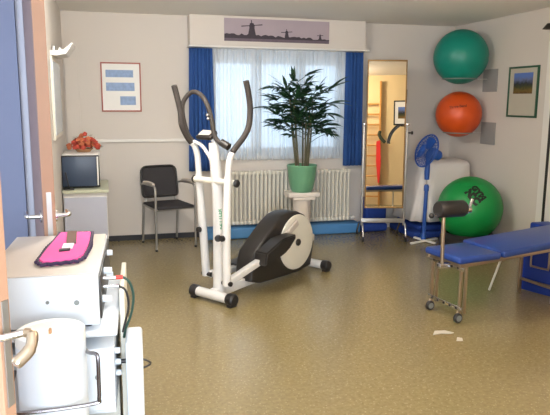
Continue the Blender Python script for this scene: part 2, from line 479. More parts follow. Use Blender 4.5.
# ------------------------------------------------------------------ side door leaf, seen edge-on
hinge, free = Vector((-0.345, 3.40, 0)), Vector((-0.235, 2.70, 0))
def leafdoor():
    d = (free - hinge); L = d.length; u = d.normalized(); n = Vector((u.y, -u.x, 0))   # n points left/away
    if n.x > 0: n = -n
    root = struct(MB().obox((hinge + free) / 2 + Vector((0, 0, 1.0)), u, n, (0, 0, 1), L / 2, 0.024, 0.99, 0.002).build('door_1', M['wood'], smooth=False))
    c = (hinge + free) / 2 + n * 0.0255 + Vector((0, 0, 1.0))
    MB().obox(c, u, n, (0, 0, 1), L / 2 - 0.002, 0.0015, 0.985).build('door_face', M['door_mauve'], root, smooth=False)
    # lock face plate on the free edge
    MB().obox(free + u * 0.0022 + Vector((0, 0, 1.0)), u, n, (0, 0, 1), 0.0015, 0.010, 0.14).build('lock_plate', M['alu'], root, smooth=False)
    p = hinge + u * (L - 0.06) + Vector((0, 0, 1.03))
    for sg in (1, -1):
        q = p + n * sg * 0.026
        h = MB()
        h.lathe([(0, 0), (0.026, 0), (0.026, 0.008), (0.010, 0.010), (0.009, 0.05), (0, 0.05)], q, n * sg, 20)
        e = q + n * sg * 0.05
        h.tube(smoothpath([e - n * sg * 0.01, e + n * sg * 0.008 - u * 0.012, e + n * sg * 0.012 - u * 0.05, e + n * sg * 0.010 - u * 0.11]), 0.009)
        h.build('lever_handle', M['chrome'], root)
    hg = MB()
    for z in (1.845, 0.25):
        hg.tube([(hinge.x - 0.004, hinge.y - 0.08, z - 0.05), (hinge.x - 0.004, hinge.y - 0.08, z + 0.05)], 0.012)
    hg.build('hinge', M['alu'], root)
    MB().box(hinge.x - 0.012, hinge.x + 0.0, hinge.y - 0.096, hinge.y - 0.088, 1.55, 1.93).build('strike_strip', M['yellow'], root, smooth=False)
leafdoor()

# ------------------------------------------------------------------ near door leaf at the left edge
def neardoor():
    fr, hg = Vector((-0.205, 1.27, 0)), Vector((-0.86, 1.62, 0))
    d = fr - hg; L = d.length; u = d.normalized(); n = Vector((u.y, -u.x, 0))
    if n.y > 0: n = -n            # n faces the camera
    root = struct(MB().obox((fr + hg) / 2 + Vector((0, 0, 1.0)), u, n, (0, 0, 1), L / 2, 0.018, 0.99, 0.002).build('door_3', M['wood'], smooth=False))
    MB().obox((fr + hg) / 2 + n * 0.0195 + Vector((0, 0, 1.0)) - u * 0.006, u, n, (0, 0, 1), L / 2 - 0.006, 0.0015, 0.985).build('door_face', M['cabinet'], root, smooth=False)
    MB().obox(fr + u * 0.0022 + Vector((0, 0, 1.02)), u, n, (0, 0, 1), 0.0015, 0.009, 0.11).build('lock_plate', M['alu'], root, smooth=False)
    h = MB()
    p = fr - u * 0.03 + n * 0.02 + Vector((0, 0, 1.068))
    r_ = Vector((0.97, 0.20, 0)).normalized()
    h.lathe([(0, 0), (0.022, 0), (0.022, 0.006), (0, 0.006)], p, n, 20)
    k = fr + Vector((-0.01, -0.03, 1.068))
    h.tube([p, p + n * 0.03, k + Vector((0.012, -0.01, 0)), k + Vector((0.05, 0.0, 0.004))], 0.0075)
    h.build('lever_handle', M['chrome'], root)
    MB().tube(smoothpath([k + Vector((0.050, 0, 0.004)), k + Vector((0.064, -0.01, 0.002)), k + Vector((0.060, -0.03, -0.02)), k + Vector((0.036, -0.05, -0.04))]), [0.009] * 8 + [0.011] * 8 + [0.0125] * 8 + [0.010]).build('lever_grip', M['tube_metal'], root)
neardoor()

# ------------------------------------------------------------------ pelmet, poster, curtains, radiator, mat
PY = 6.68
pel = thing('curtain_pelmet', 'white box pelmet above the window carrying the windmill panorama', 'pelmet', (1.87, PY, 2.07))
MB().box(0.885, 2.85, PY, WB - 0.002, 2.085, H - 0.003, 0.003).build('box', M['wall'], pel, smooth=False)
MB().box(0.875, 2.90, PY - 0.012, WB - 0.002, 2.065, 2.083, 0.003).build('ledge', M['white'], pel, smooth=False)
def poster():
    x0, x1, z0, z1, y = 1.247, 2.415, 2.133, 2.367, PY - 0.008
    r = tag(MB().box(x0, x1, y, PY - 0.0005, z0, z1).build('panorama_poster', M['poster_sky'], smooth=False),
            'long sepia panorama of windmills hung on the white pelmet above the window', 'poster')
    yy = y - 0.001
    def flat(pts, name, m_, dy=0.0):
        MB().prism(pts, (0, 0.0012, 0), lambda a, c: (a, yy - dy, c)).build(name, m_, r, smooth=False)
    # low ground and water
    flat([(x0, z0), (x1, z0), (x1, z0 + 0.035), (2.0, z0 + 0.04), (1.6, z0 + 0.05), (x0, z0 + 0.07)], 'ground', M['poster_mid'])
    pts = [(x0, z0 + 0.03)]
    rr = random.Random(3)
    n = 44
    for i in range(n + 1):
        x = x0 + (x1 - x0) * i / n
        hgt = 0.078 - 0.035 * (i / n) + rr.uniform(-0.012, 0.012)
        pts.append((x, z0 + hgt))
    pts += [(x1, z0 + 0.03)]
    flat(pts, 'tree_line', M['poster_dark'], 0.0005)
    def mill(cx, zb, s):
        flat([(cx - 0.048 * s, zb), (cx + 0.048 * s, zb), (cx + 0.028 * s, zb + 0.10 * s), (cx + 0.03 * s, zb + 0.125 * s), (cx + 0.015 * s, zb + 0.15 * s), (cx - 0.02 * s, zb + 0.15 * s), (cx - 0.03 * s, zb + 0.12 * s), (cx - 0.028 * s, zb + 0.10 * s)], 'windmill', M['poster_dark'], 0.001)
        hub = (cx, zb + 0.125 * s)
        for a in (4, 94, 184, 274):
            c, sn = math.cos(R(a)), math.sin(R(a))
            l = 0.115 * s if a in (4, 184) else 0.055 * s
            p = [(-0.003, 0.0), (0.004, 0.0), (0.008 * s, l), (-0.003, l)]
            flat([(hub[0] + q[0] * c + q[1] * sn, hub[1] - q[0] * sn + q[1] * c) if False else (hub[0] + q[1] * c - q[0] * sn, hub[1] + q[1] * sn + q[0] * c) for q in p], 'sail', M['poster_dark'], 0.0015)
    mill(1.545, z0 + 0.04, 1.0)
    mill(1.93, z0 + 0.04, 0.55)
    mill(2.31, z0 + 0.045, 0.32)
poster()

def curtain(name, xt0, xt1, xb0, xb1, z0, z1, y, amp, waves, m_, label, nx=90, nz=10, thick=0.0, ph=0.0, jit=0.0):
    bm = bmesh.new(); rows = []
    rr = random.Random(int(xt0 * 100))
    offs = [rr.uniform(-jit, jit) for _ in range(nx + 1)]
    for j in range(nz + 1):
        t = j / nz
        row = []
        for i in range(nx + 1):
            s = i / nx
            x = (xt0 + (xt1 - xt0) * s) * (1 - t) + (xb0 + (xb1 - xb0) * s) * t
            yy = y + amp * (0.6 + 0.4 * t) * math.sin(2 * PI * waves * s + ph + offs[i]) + amp * 0.3 * math.sin(2 * PI * waves * 2.3 * s + t)
            row.append(bm.verts.new((x, yy, z1 + (z0 - z1) * t)))
        rows.append(row)
    for j in range(nz):
        for i in range(nx):
            bm.faces.new((rows[j][i], rows[j][i + 1], rows[j + 1][i + 1], rows[j + 1][i]))
    me = bpy.data.meshes.new(name)
    for f in bm.faces: f.smooth = True
    bm.to_mesh(me); bm.free(); me.materials.append(m_)
    o = bpy.data.objects.new(name, me); COL.objects.link(o)
    if thick:
        md = o.modifiers.new('thickness', 'SOLIDIFY'); md.thickness = thick
    return tag(o, label, 'curtain')
curtain('sheer_curtain', 1.12, 2.70, 1.12, 2.70, 0.86, 2.06, 6.805, 0.024, 34, M['sheer'], 'white sheer voile curtain across the window behind the palm', nx=520, nz=6, jit=0.15)
curtain('blue_curtain', 0.885, 1.13, 0.865, 1.165, 0.75, 2.058, 6.765, 0.018, 6, M['navy'], 'navy blue curtain hanging at the left side of the window', thick=0.004)
curtain('blue_curtain', 2.655, 2.87, 2.655, 2.885, 0.775, 2.058, 6.765, 0.018, 5, M['navy'], 'narrow navy blue curtain at the right side of the window, beside the mirror', thick=0.004, ph=1)

def radiator():
    r = thing('radiator', 'long cream column radiator under the window', 'radiator', (2.0, 6.77, 0))
    x0, x1 = 1.27, 2.73
    n = 31
    f0 = None
    for i in range(n):
        x = x0 + (x1 - x0) * (i + 0.5) / n
        if f0 is None:
            b = MB()
            for y in (6.715, 6.765):
                b.tube([(x, y, 0.165), (x, y, 0.715)], 0.0125, 10)
            b.obox((x, 6.74, 0.165), (1, 0, 0), (0, 1, 0), (0, 0, 1), 0.0165, 0.040, 0.022, 0.008)
            b.obox((x, 6.74, 0.72), (1, 0, 0), (0, 1, 0), (0, 0, 1), 0.0165, 0.040, 0.022, 0.008)
            f0 = b.build('column', M['radiator'], r); xf = x
        else:
            c = f0.copy(); COL.objects.link(c); c.parent = r; c.matrix_parent_inverse = f0.matrix_parent_inverse.copy()
            c.location = (x - xf, 0, 0)
    MB().box(x0 - 0.006, x1 + 0.006, 6.722, 6.758, 0.15, 0.18).build('lower_header', M['radiator'], r)
    MB().box(x0 - 0.006, x1 + 0.006, 6.722, 6.758, 0.705, 0.735).build('upper_header', M['radiator'], r)
    for x in (1.5, 2.5):
        MB().box(x - 0.008, x + 0.008, 6.76, WB - 0.002, 0.66, 0.69).build('bracket', M['radiator'], r)
        MB().box(x - 0.008, x + 0.008, 6.76, WB - 0.001, 0.19, 0.22).build('bracket', M['radiator'], r)
    MB().tube([(2.745, 6.74, 0.165), (2.80, 6.74, 0.165), (2.80, 6.84, 0.165)], 0.010).build('pipe', M['radiator'], r)
    MB().tube([(2.745, 6.74, 0.165), (2.785, 6.74, 0.165)], 0.022).build('valve', M['white'], r)
radiator()

tag(MB().box(1.02, 2.83, 6.615, 6.83, 0.004, 0.118, 0.014).build('gym_mat', M['mat_blue']), 'long flat bright blue gym mat lying under the radiator', 'mat')

# ------------------------------------------------------------------ picture with three prints, left of the window
def wallpic():
    x0, x1, z0, z1 = -0.023, 0.385, 1.39, 1.897
    r = thing('framed_picture', 'thin red-brown frame with three blue prints on the back wall', 'picture', ((x0 + x1) / 2, WB, z0))
    b = MB(); t = 0.014
    b.box(x0, x1, WB - 0.02, WB - 0.002, z0, z0 + t, 0.002).box(x0, x1, WB - 0.02, WB - 0.002, z1 - t, z1, 0.002)
    b.box(x0, x0 + t, WB - 0.02, WB - 0.002, z0 + t, z1 - t, 0.002).box(x1 - t, x1, WB - 0.02, WB - 0.002, z0 + t, z1 - t, 0.002)
    b.build('frame', M['frame_red'], r)
    MB().box(x0 + t, x1 - t, WB - 0.012, WB - 0.003, z0 + t, z1 - t).build('sheet', M['paper'], r, smooth=False)
    for a0, a1, b0, b1 in ((0.05, 0.33, 0.355, 0.43), (0.05, 0.34, 0.215, 0.30), (0.19, 0.35, 0.07, 0.16)):
        MB().box(x0 + a0, x0 + a1, WB - 0.0135, WB - 0.0122, z0 + b0, z0 + b1).build('print', M['print_blue'], r, smooth=False)
wallpic()

def rightpic():
    y0, y1, z0, z1 = 5.265, 5.73, 1.365, 1.87
    r = thing('framed_picture', 'dark green frame with a landscape photo, right of the wall balls', 'picture', (WR, (y0 + y1) / 2, z0))
    b = MB(); t = 0.018; X0, X1 = WR - 0.022, WR - 0.002
    b.box(X0, X1, y0, y1, z0, z0 + t, 0.002).box(X0, X1, y0, y1, z1 - t, z1, 0.002)
    b.box(X0, X1, y0, y0 + t, z0 + t, z1 - t, 0.002).box(X0, X1, y1 - t, y1, z0 + t, z1 - t, 0.002)
    b.build('frame', M['frame_green'], r)
    MB().box(WR - 0.012, WR - 0.003, y0 + t, y1 - t, z0 + t, z1 - t).build('mount', M['mount'], r, smooth=False)
    MB().box(WR - 0.0145, WR - 0.0125, y0 + 0.085, y1 - 0.085, z0 + 0.235, z1 - 0.065).build('photo', M['photo'], r, smooth=False)
rightpic()

# dark little lamp shade on the right wall at the frame's edge
wl = thing('wall_lamp', 'dark small wall lamp at the upper right edge', 'lamp', (WR, 5.16, 2.2))
MB().tube(smoothpath([(WR - 0.002, 5.1, 2.20), (WR - 0.03, 5.08, 2.19), (WR - 0.06, 5.11, 2.20)]), 0.012).build('arm', M['dark'], wl)
MB().lathe([(0, 0.05), (0.02, 0.05), (0.06, 0.0), (0.055, 0.0), (0, 0.04)], (WR - 0.07, 5.10, 2.185), (0, 0, 1), 20).build('shade', M['dark'], wl)

# red and black strip on the back wall, beside the mirror
rb = thing('wall_strip', 'narrow red and black holder on the back wall, behind the mirror edge', 'holder', (3.47, WB, 1.47))
MB().box(3.385, 3.450, WB - 0.04, WB - 0.002, 1.66, 1.855, 0.006).build('red_half', M['red'], rb)
MB().box(3.395, 3.460, WB - 0.045, WB - 0.002, 1.49, 1.655, 0.006).build('black_half', M['black'], rb)

# ------------------------------------------------------------------ uplighter and panel on the left wall
ul = thing('wall_uplighter', 'white wedge-shaped uplighter on the left wall, above the pale panel', 'lamp', (WL, 5.5, 1.9))
def uplight():
    b = MB()
    y0, y1 = 5.22, 5.66
    prof = [(WL + 0.002, 1.855), (WL + 0.05, 1.850), (WL + 0.12, 1.865), (WL + 0.175, 1.945), (WL + 0.165, 1.950), (WL + 0.11, 1.900), (WL + 0.05, 1.888), (WL + 0.002, 1.888)]
    b.prism(prof, (0, y1 - y0, 0), lambda a, c: (a, y0, c))
    b.build('shade', M['white'], ul, smooth=False)
    MB().tube([(WL + 0.07, 5.36, 1.91), (WL + 0.07, 5.56, 1.91)], 0.012).build('lamp_tube', M['paper'], ul)
    MB().box(WL + 0.002, WL + 0.03, 5.40, 5.52, 1.886, 1.94, 0.004).build('wall_bracket', M['alu'], ul)
uplight()
pn = thing('wall_panel', 'tall pale panel on the left wall, seen at a grazing angle', 'panel', (WL, 5.6, 1.2))
MB().box(WL + 0.002, WL + 0.018, 5.16, 6.04, 1.20, 1.845, 0.003).build('frame', M['offwhite'], pn)
MB().box(WL + 0.0182, WL + 0.022, 5.20, 6.00, 1.235, 1.81).build('sheet', M['glass_panel'], pn, smooth=False)

# ------------------------------------------------------------------ desk, monitor, flowers
def desk():
    r = thing('desk_cabinet', 'low pale cabinet with green-grey top in the left corner', 'cabinet', (-0.19, 6.0, 0))
    MB().box(WL + 0.005, 0.012, 5.72, 6.45, 0.695, 0.722, 0.004).build('top', M['desk_top'], r)
    MB().box(WL + 0.01, -0.005, 5.76, 6.42, 0.06, 0.694, 0.003).build('body', M['white'], r, smooth=False)
    MB().box(WL + 0.015, -0.010, 5.742, 5.758, 0.08, 0.655, 0.002).build('door', M['cabinet'], r, smooth=False)
    MB().box(WL + 0.03, -0.02, 5.80, 6.38, 0.0, 0.059).build('plinth', M['dark'], r, smooth=False)
desk()
def monitor():
    r = thing('computer_monitor', 'old box-shaped monitor with a dark screen on the corner cabinet', 'monitor', (-0.23, 5.9, 0.724))
    MB().box(-0.386, -0.062, 5.835, 5.86, 0.735, 1.022, 0.006).build('bezel', M['black'], r)
    MB().box(-0.381, -0.088, 5.827, 5.834, 0.745, 1.008, 0.003).build('screen', M['screen'], r)
    MB().box(-0.384, -0.062, 5.861, 6.33, 0.745, 1.030, 0.012).build('housing', M['white'], r)
    MB().box(-0.084, -0.070, 5.824, 5.834, 0.75, 1.01, 0.003).build('side_strip', M['white'], r)
    MB().box(-0.30, -0.12, 5.90, 6.26, 0.7235, 0.744).build('foot', M['dark'], r)
monitor()
def stand():
    r = thing('desk_stand', 'small black slanted stand in front of the dark monitor', 'stand', (-0.34, 5.85, 0.723))
    MB().box(-0.372, -0.282, 5.735, 5.79, 0.7235, 0.736, 0.004).build('base', M['black'], r)
    MB().bar((-0.325, 5.765, 0.735), (-0.352, 5.78, 0.88), 0.035, 0.012, bev=0.004).build('arm', M['black'], r)
stand()
def flowers():
    r = thing('flower_arrangement', 'arrangement of red and orange silk flowers on top of the dark-screened monitor', 'flowers', (-0.195, 6.12, 1.054))
    MB().lathe([(0, 0), (0.06, 0), (0.085, 0.03), (0.08, 0.03), (0.055, 0.006), (0, 0.006)], (-0.20, 6.14, 1.0315), seg=20).build('basket', M['basket'], r)
    rr = random.Random(5)
    def blossoms(n, m_, name):
        b = MB()
        for i in range(n):
            a = rr.uniform(0, 2 * PI); q = math.sqrt(rr.random())
            x = -0.20 + 0.14 * q * math.cos(a); y = 6.13 + 0.075 * q * math.sin(a)
            z = 1.065 + 0.15 * (1 - abs(x + 0.195) / 0.17) * rr.uniform(0.05, 1.0)
            for k in range(5):
                t = 2 * PI * k / 5 + a
                b.sphere((x + 0.011 * math.cos(t), y - 0.004, z + 0.011 * math.sin(t)), 0.012, 8, (1, 0.6, 1))
        b.build(name, m_, r)
    blossoms(34, M['flower_red'], 'red_blossoms')
    blossoms(22, M['flower_orange'], 'orange_blossoms')
    b = MB()
    for i in range(110):
        a = rr.uniform(0, 2 * PI); q = rr.uniform(0.3, 1)
        x = -0.20 + 0.14 * q * math.cos(a); y = 6.13 + 0.08 * q * math.sin(a); z = 1.055 + 0.16 * rr.random() * (1.15 - q)
        d = Vector((math.cos(a), 0.4 * math.sin(a), rr.uniform(0.1, 0.9))).normalized() * 0.045
        s = Vector((-d.z, 0.3, d.x)).normalized() * 0.009
        p = Vector((x, y, z))
        b.quad(p, p + d * 0.5 + s, p + d, p + d * 0.5 - s)
    b.build('leaves', M['flower_leaf'], r)
flowers()

# ------------------------------------------------------------------ visitor chair
def chair():
    r = thing('visitor_chair', 'black mesh armchair with grey metal frame by the back wall', 'chair', (0.58, 6.58, 0))
    # world corners: front-left foot, back-left foot, front-right, back-right
    FL, BL = Vector((0.47, 6.27, 0)), Vector((0.35, 6.72, 0))
    u = Vector((0.96, 0.28, 0)).normalized()     # left to right
    w = Vector((-0.28, 0.96, 0)).normalized()    # front to back
    O = Vector((0.46, 6.25, 0))
    P = lambda a, c, z: O + u * a + w * c + Vector((0, 0, z))
    W, D = 0.43, 0.44
    for a in (0.0, W):
        # one bent tube: front foot, up, arm, back
        MB().tube(smoothpath([P(a, 0.0, 0.01), P(a, 0.0, 0.30), P(a, 0.0, 0.60), P(a, 0.035, 0.655), P(a, 0.10, 0.665), P(a, D * 0.75, 0.655), P(a, D - 0.02, 0.64)]), 0.012).build('arm_frame', M['alu'], r)
        s = -1 if a == 0 else 1
        MB().tube(smoothpath([P(a * 0.9 + 0.02, D + 0.02, 0.01), P(a * 0.9 + 0.02, D - 0.01, 0.25), P(a * 0.9 + 0.02, D - 0.03, 0.44)]), 0.012).build('rear_leg', M['alu'], r)
        MB().tube(smoothpath([P(a, 0.05, 0.678), P(a, 0.18, 0.684), P(a, 0.32, 0.674)]), [0.016] * 17, 10).build('armrest', M['beige_top'], r)
        for c in ((0.0), (D + 0.02)):
            aa = a if c == 0 else a * 0.9 + 0.02
            MB().tube([P(aa, c, 0.0), P(aa, c, 0.02)], 0.015).build('foot', M['black'], r)
    # seat
    b = MB(); b.obox(P(W / 2, 0.20, 0.435), u, w, (0, 0, 1), W / 2 - 0.015, 0.215, 0.016, 0.012)
    b.build('seat', M['mesh_black'], r)
    MB().tube([P(0.0, 0.0, 0.42), P(W, 0.0, 0.42)], 0.011).build('front_rail', M['alu'], r)
    for a in (0.0, W):
        MB().tube([P(a, 0.0, 0.42), P(a * 0.9 + 0.02, D - 0.02, 0.42)], 0.010).build('side_rail', M['alu'], r)
    # backrest: rounded rectangle frame and mesh, leaning back
    def B(a, z): return P(a, 0.405 + (z - 0.45) * 0.18, z)
    c0, c1, z0, z1, q = 0.02, W - 0.02, 0.50, 0.815, 0.06
    loop = []
    for (cx, cz, s0) in ((c1 - q, z1 - q, 0), (c0 + q, z1 - q, 90), (c0 + 0.03, z0 + 0.03, 180), (c1 - 0.03, z0 + 0.03, 270)):
        qq = q if cz > 0.6 else 0.03
        for k in range(5):
            t = R(s0 + 90 * k / 4)
            loop.append(B(cx + qq * math.cos(t), cz + qq * math.sin(t)))
    MB().tube(loop + [loop[0]], 0.013).build('back_frame', M['black'], r)
    bb = MB(); vs = [bb.bm.verts.new(p) for p in loop]; vs2 = [bb.bm.verts.new(p + w * 0.006) for p in loop]
    bb.bm.faces.new(vs); bb.bm.faces.new(vs2[::-1])
    for i in range(len(vs)):
        j = (i + 1) % len(vs); bb.bm.faces.new((vs[j], vs[i], vs2[i], vs2[j]))
    bb.build('backrest', M['mesh_black'], r, smooth=False)
    for a in (0.05, W - 0.05):
        MB().tube([P(a, D - 0.03, 0.43), B(a, 0.52) + w * 0.012], 0.010).build('back_support', M['alu'], r)
chair()

# ------------------------------------------------------------------ elliptical trainer
EF = Vector((0.746, 4.534, 0)); EA = Vector((0.80, 0.60, 0)); EB = Vector((-0.60, 0.80, 0))
def Q(t, s, z): return EF + EA * t + EB * s + Vector((0, 0, z))
def elliptical():
    r = thing('elliptical_trainer', 'white and dark grey elliptical cross trainer in the middle of the floor', 'exercise machine', tuple(EF + EA * 0.6))
    Z = Vector((0, 0, 1))
    for t, w_, nm in ((0.0, 0.2, 'front_stabilizer'), (1.27, 0.2, 'rear_stabilizer')):
        st = MB().tube([Q(t, -w_ + 0.03, 0.055), Q(t, w_ - 0.03, 0.055)], 0.037, 20).build(nm, M['white_metal'], r)
        for sg in (-1, 1):
            MB().lathe([(0, -0.005), (0.042, -0.005), (0.047, 0.01), (0.047, 0.055), (0.038, 0.065), (0, 0.065)], Q(t, sg * (w_ - 0.04), 0.055), EB * sg, 20).build('end_cap', M['black'], st)
            MB().obox(Q(t, sg * (w_ - 0.01), 0.010), EA, EB, Z, 0.035, 0.022, 0.010, 0.004).build('foot', M['black'], st)
    # lower rail from the post to the rear stabilizer
    MB().bar(Q(0.0, 0, 0.065), Q(0.55, 0, 0.085), 0.065, 0.07, bev=0.008).build('main_rail', M['white_metal'], r)
    MB().bar(Q(0.9, 0, 0.085), Q(1.27, 0, 0.065), 0.06, 0.05, bev=0.008).build('rear_rail', M['white_metal'], r)
    # mast
    mast = MB().tube([Q(0.07, 0, 0.06), Q(0.075, 0, 0.55), Q(0.068, 0, 0.80), Q(0.030, 0, 1.13), Q(0.020, 0, 1.21)], [0.048, 0.046, 0.044, 0.040, 0.034], 20).build('mast', M['white_metal'], r)
    # lettering on the mast
    me = text_mesh('KETTLER', 0.040, 0.0008)
    d_ = (Q(0.068, 0, 0.8) - Q(0.075, 0, 0.55)).normalized()
    n_ = Vector((-0.28, -0.96, 0)).normalized()
    x_ = d_; y_ = n_.cross(x_).normalized()
    mm = Matrix((x_, y_, n_)).transposed().to_4x4(); mm.translation = Q(0.074, 0, 0.640) + n_ * 0.0445 - y_ * 0.014
    me.transform(mm); me.materials.append(M['logo_green'])
    lo = bpy.data.objects.new('lettering', me); COL.objects.link(lo); lo.parent = mast
    lo.matrix_parent_inverse = world_of(mast).inverted()
    MB().lathe([(0, 0), (0.008, 0), (0.008, 0.015), (0.024, 0.018), (0.026, 0.04), (0.02, 0.046), (0, 0.046)], Q(0.075, 0, 0.50) + n_ * 0.044, n_, 20).build('adjusting_knob', M['black'], mast)
    # cross axle
    MB().tube([Q(0.035, 0.205, 0.925), Q(0.035, -0.20, 0.925)], 0.024, 16).build('cross_axle', M['offwhite'], r)
    for sg in (1, -1):
        MB().lathe([(0, 0), (0.028, 0), (0.030, 0.012), (0.022, 0.022), (0, 0.024)], Q(0.035, sg * 0.205, 0.925), EB * sg, 20).build('axle_cap', M['black'], r)
    # swinging arms
    la = MB().tube(smoothpath([Q(0.125, 0.19, 0.15), Q(0.095, 0.19, 0.53), Q(0.062, 0.19, 0.90), Q(0.045, 0.19, 1.10), Q(0.018, 0.195, 1.18), Q(-0.01, 0.2, 1.205)]), [0.032] * 12 + [0.029] * 6 + [0.023] * 22 + [0.019], 16).build('left_arm', M['white_metal'], r)
    MB().tube(smoothpath([Q(-0.01, 0.2, 1.205), Q(-0.055, 0.2, 1.255), Q(-0.103, 0.2, 1.34), Q(-0.112, 0.2, 1.43), Q(-0.14, 0.2, 1.53), Q(-0.17, 0.2, 1.62)]), 0.021, 16).build('left_grip', M['grip'], la)
    ra = MB().tube(smoothpath([Q(-0.03, -0.17, 0.17), Q(-0.03, -0.17, 0.57), Q(-0.012, -0.17, 0.93), Q(-0.005, -0.18, 1.08), Q(0.010, -0.195, 1.15)]), [0.032] * 12 + [0.029] * 6 + [0.024] * 14 + [0.020], 16).build('right_arm', M['white_metal'], r)
    MB().tube(smoothpath([Q(0.010, -0.195, 1.15), Q(0.050, -0.2, 1.19), Q(0.13, -0.2, 1.255), Q(0.185, -0.2, 1.33), Q(0.202, -0.2, 1.45), Q(0.185, -0.2, 1.56), Q(0.156, -0.2, 1.655)]), 0.022, 16).build('right_grip', M['grip'], ra)
    for (t, s, z, p) in ((0.095, 0.19, 0.53, la), (-0.03, -0.17, 0.53, ra)):
        q = Q(t, s, z)
        MB().lathe([(0, 0), (0.010, 0), (0.010, 0.01), (0.022, 0.012), (0.022, 0.03), (0, 0.032)], q - EA * 0.024, -EA, 16).build('knob', M['black'], p)
    # fixed U handlebar
    fx = MB().tube(smoothpath([Q(0.03, 0.02, 1.05), Q(0.03, 0.055, 1.11), Q(0.02, 0.12, 1.185), Q(0.0, 0.19, 1.215)]), 0.014, 12).build('fixed_handlebar', M['white_metal'], r)
    MB().tube(smoothpath([Q(0.0, 0.19, 1.215), Q(-0.01, 0.235, 1.27), Q(-0.02, 0.27, 1.40), Q(-0.02, 0.265, 1.50), Q(0.0, 0.20, 1.572), Q(0.0, 0.11, 1.560), Q(0.0, 0.04, 1.49), Q(0.01, 0.005, 1.38), Q(0.015, -0.015, 1.27), Q(0.02, -0.06, 1.215), Q(0.03, -0.115, 1.19)], 8), 0.017, 14).build('foam_loop', M['grip'], fx)
    MB().tube([Q(0.025, -0.075, 1.215), Q(0.035, -0.14, 1.185)], [0.028, 0.028], 16).build('end_grip', M['dark'], fx)
    for z, s in ((1.41, 0.018), (1.385, 0.012)):
        MB().sphere(Q(-0.018, s, z), 0.012, 12).build('pulse_sensor', M['alu'], fx)
    con = MB().obox(Q(0.02, 0.065, 1.262), EB, (EA + Z * 0.6), (Z - EA * 0.6), 0.075, 0.045, 0.016, 0.010).build('console', M['dark'], r)
    MB().obox(Q(0.01, 0.065, 1.281), EB, (EA + Z * 0.6), (Z - EA * 0.6), 0.055, 0.030, 0.003, 0.002).build('display', M['beige_top'], con)
    MB().tube([Q(0.045, 0.0, 1.20), Q(0.025, 0.03, 1.255)], 0.018).build('console_neck', M['white_metal'], con)
    # shroud
    prof = [(0.335, 0.095), (0.350, 0.230), (0.385, 0.325), (0.53, 0.440), (0.64, 0.52), (0.74, 0.575), (0.85, 0.593), (0.95, 0.585), (1.05, 0.545), (1.13, 0.485), (1.185, 0.40), (1.205, 0.31), (1.195, 0.20), (1.165, 0.065), (1.0, 0.045), (0.80, 0.045), (0.46, 0.055)]
    b = MB(); b.prism(prof, EB * 0.18, lambda a, c: Q(a, -0.10, c))
    bmesh.ops.remove_doubles(b.bm, verts=b.bm.verts, dist=1e-5)
    es = [e for e in b.bm.edges if abs((e.verts[0].co - e.verts[1].co).dot(EB)) < 1e-4]
    bmesh.ops.bevel(b.bm, geom=es, offset=0.022, segments=3, affect='EDGES', profile=0.5)
    sh = b.build('flywheel_shroud', M['dark'], r, angle=50)
    for sg in (-1, 1):
        dk = MB().lathe([(0, 0.012), (0.20, 0.012), (0.236, 0.006), (0.240, -0.004), (0, -0.004)], Q(0.935, sg * 0.103, 0.318), EB * sg, 48).build('side_disc', M['offwhite'], sh)
        MB().lathe([(0, 0), (0.030, 0), (0.030, 0.012), (0.024, 0.018), (0, 0.018)], Q(0.935, sg * 0.115, 0.318), EB * sg, 24).build('hub', M['dark'], sh)
    # pedals and linkage: right (near) side
    MB().bar(Q(-0.02, -0.165, 0.185), Q(0.40, -0.165, 0.285), 0.05, 0.05, bev=0.006).build('pedal_arm', M['white_metal'], r)
    MB().tube([Q(-0.03, -0.215, 0.185), Q(-0.03, -0.13, 0.185)], 0.018).build('pedal_joint', M['black'], r)
    pd = MB().prism([(0.32, 0.25), (0.34, 0.350), (0.54, 0.430), (0.73, 0.440), (0.71, 0.41), (0.64, 0.335), (0.58, 0.315), (0.45, 0.275)], EB * 0.125, lambda a, c: Q(a, -0.255, c))
    bmesh.ops.bevel(pd.bm, geom=pd.bm.edges[:], offset=0.010, segments=2, affect='EDGES')
    pd.build('pedal', M['dark'], r, angle=40)
    MB().bar(Q(0.70, -0.135, 0.39), Q(0.90, -0.135, 0.50), 0.022, 0.05, bev=0.004).build('crank', M['beige_top'], r)
    # left (far) side
    MB().bar(Q(0.12, 0.155, 0.165), Q(0.62, 0.155, 0.135), 0.05, 0.05, bev=0.006).build('pedal_arm', M['white_metal'], r)
    MB().tube([Q(0.12, 0.225, 0.165), Q(0.12, 0.13, 0.165)], 0.018).build('pedal_joint', M['black'], r)
    pd = MB().prism([(0.42, 0.12), (0.42, 0.185), (0.62, 0.20), (0.86, 0.20), (0.86, 0.14), (0.60, 0.10)], EB * 0.13, lambda a, c: Q(a, 0.135, c))
    bmesh.ops.bevel(pd.bm, geom=pd.bm.edges[:], offset=0.008, segments=2, affect='EDGES')
    pd.build('pedal', M['dark'], r, angle=40)
    MB().lathe([(0, 0), (0.035, 0), (0.035, 0.02), (0, 0.02)], Q(1.215, 0.0, 0.26), EA, 16).build('roller', M['offwhite'], r)
elliptical()

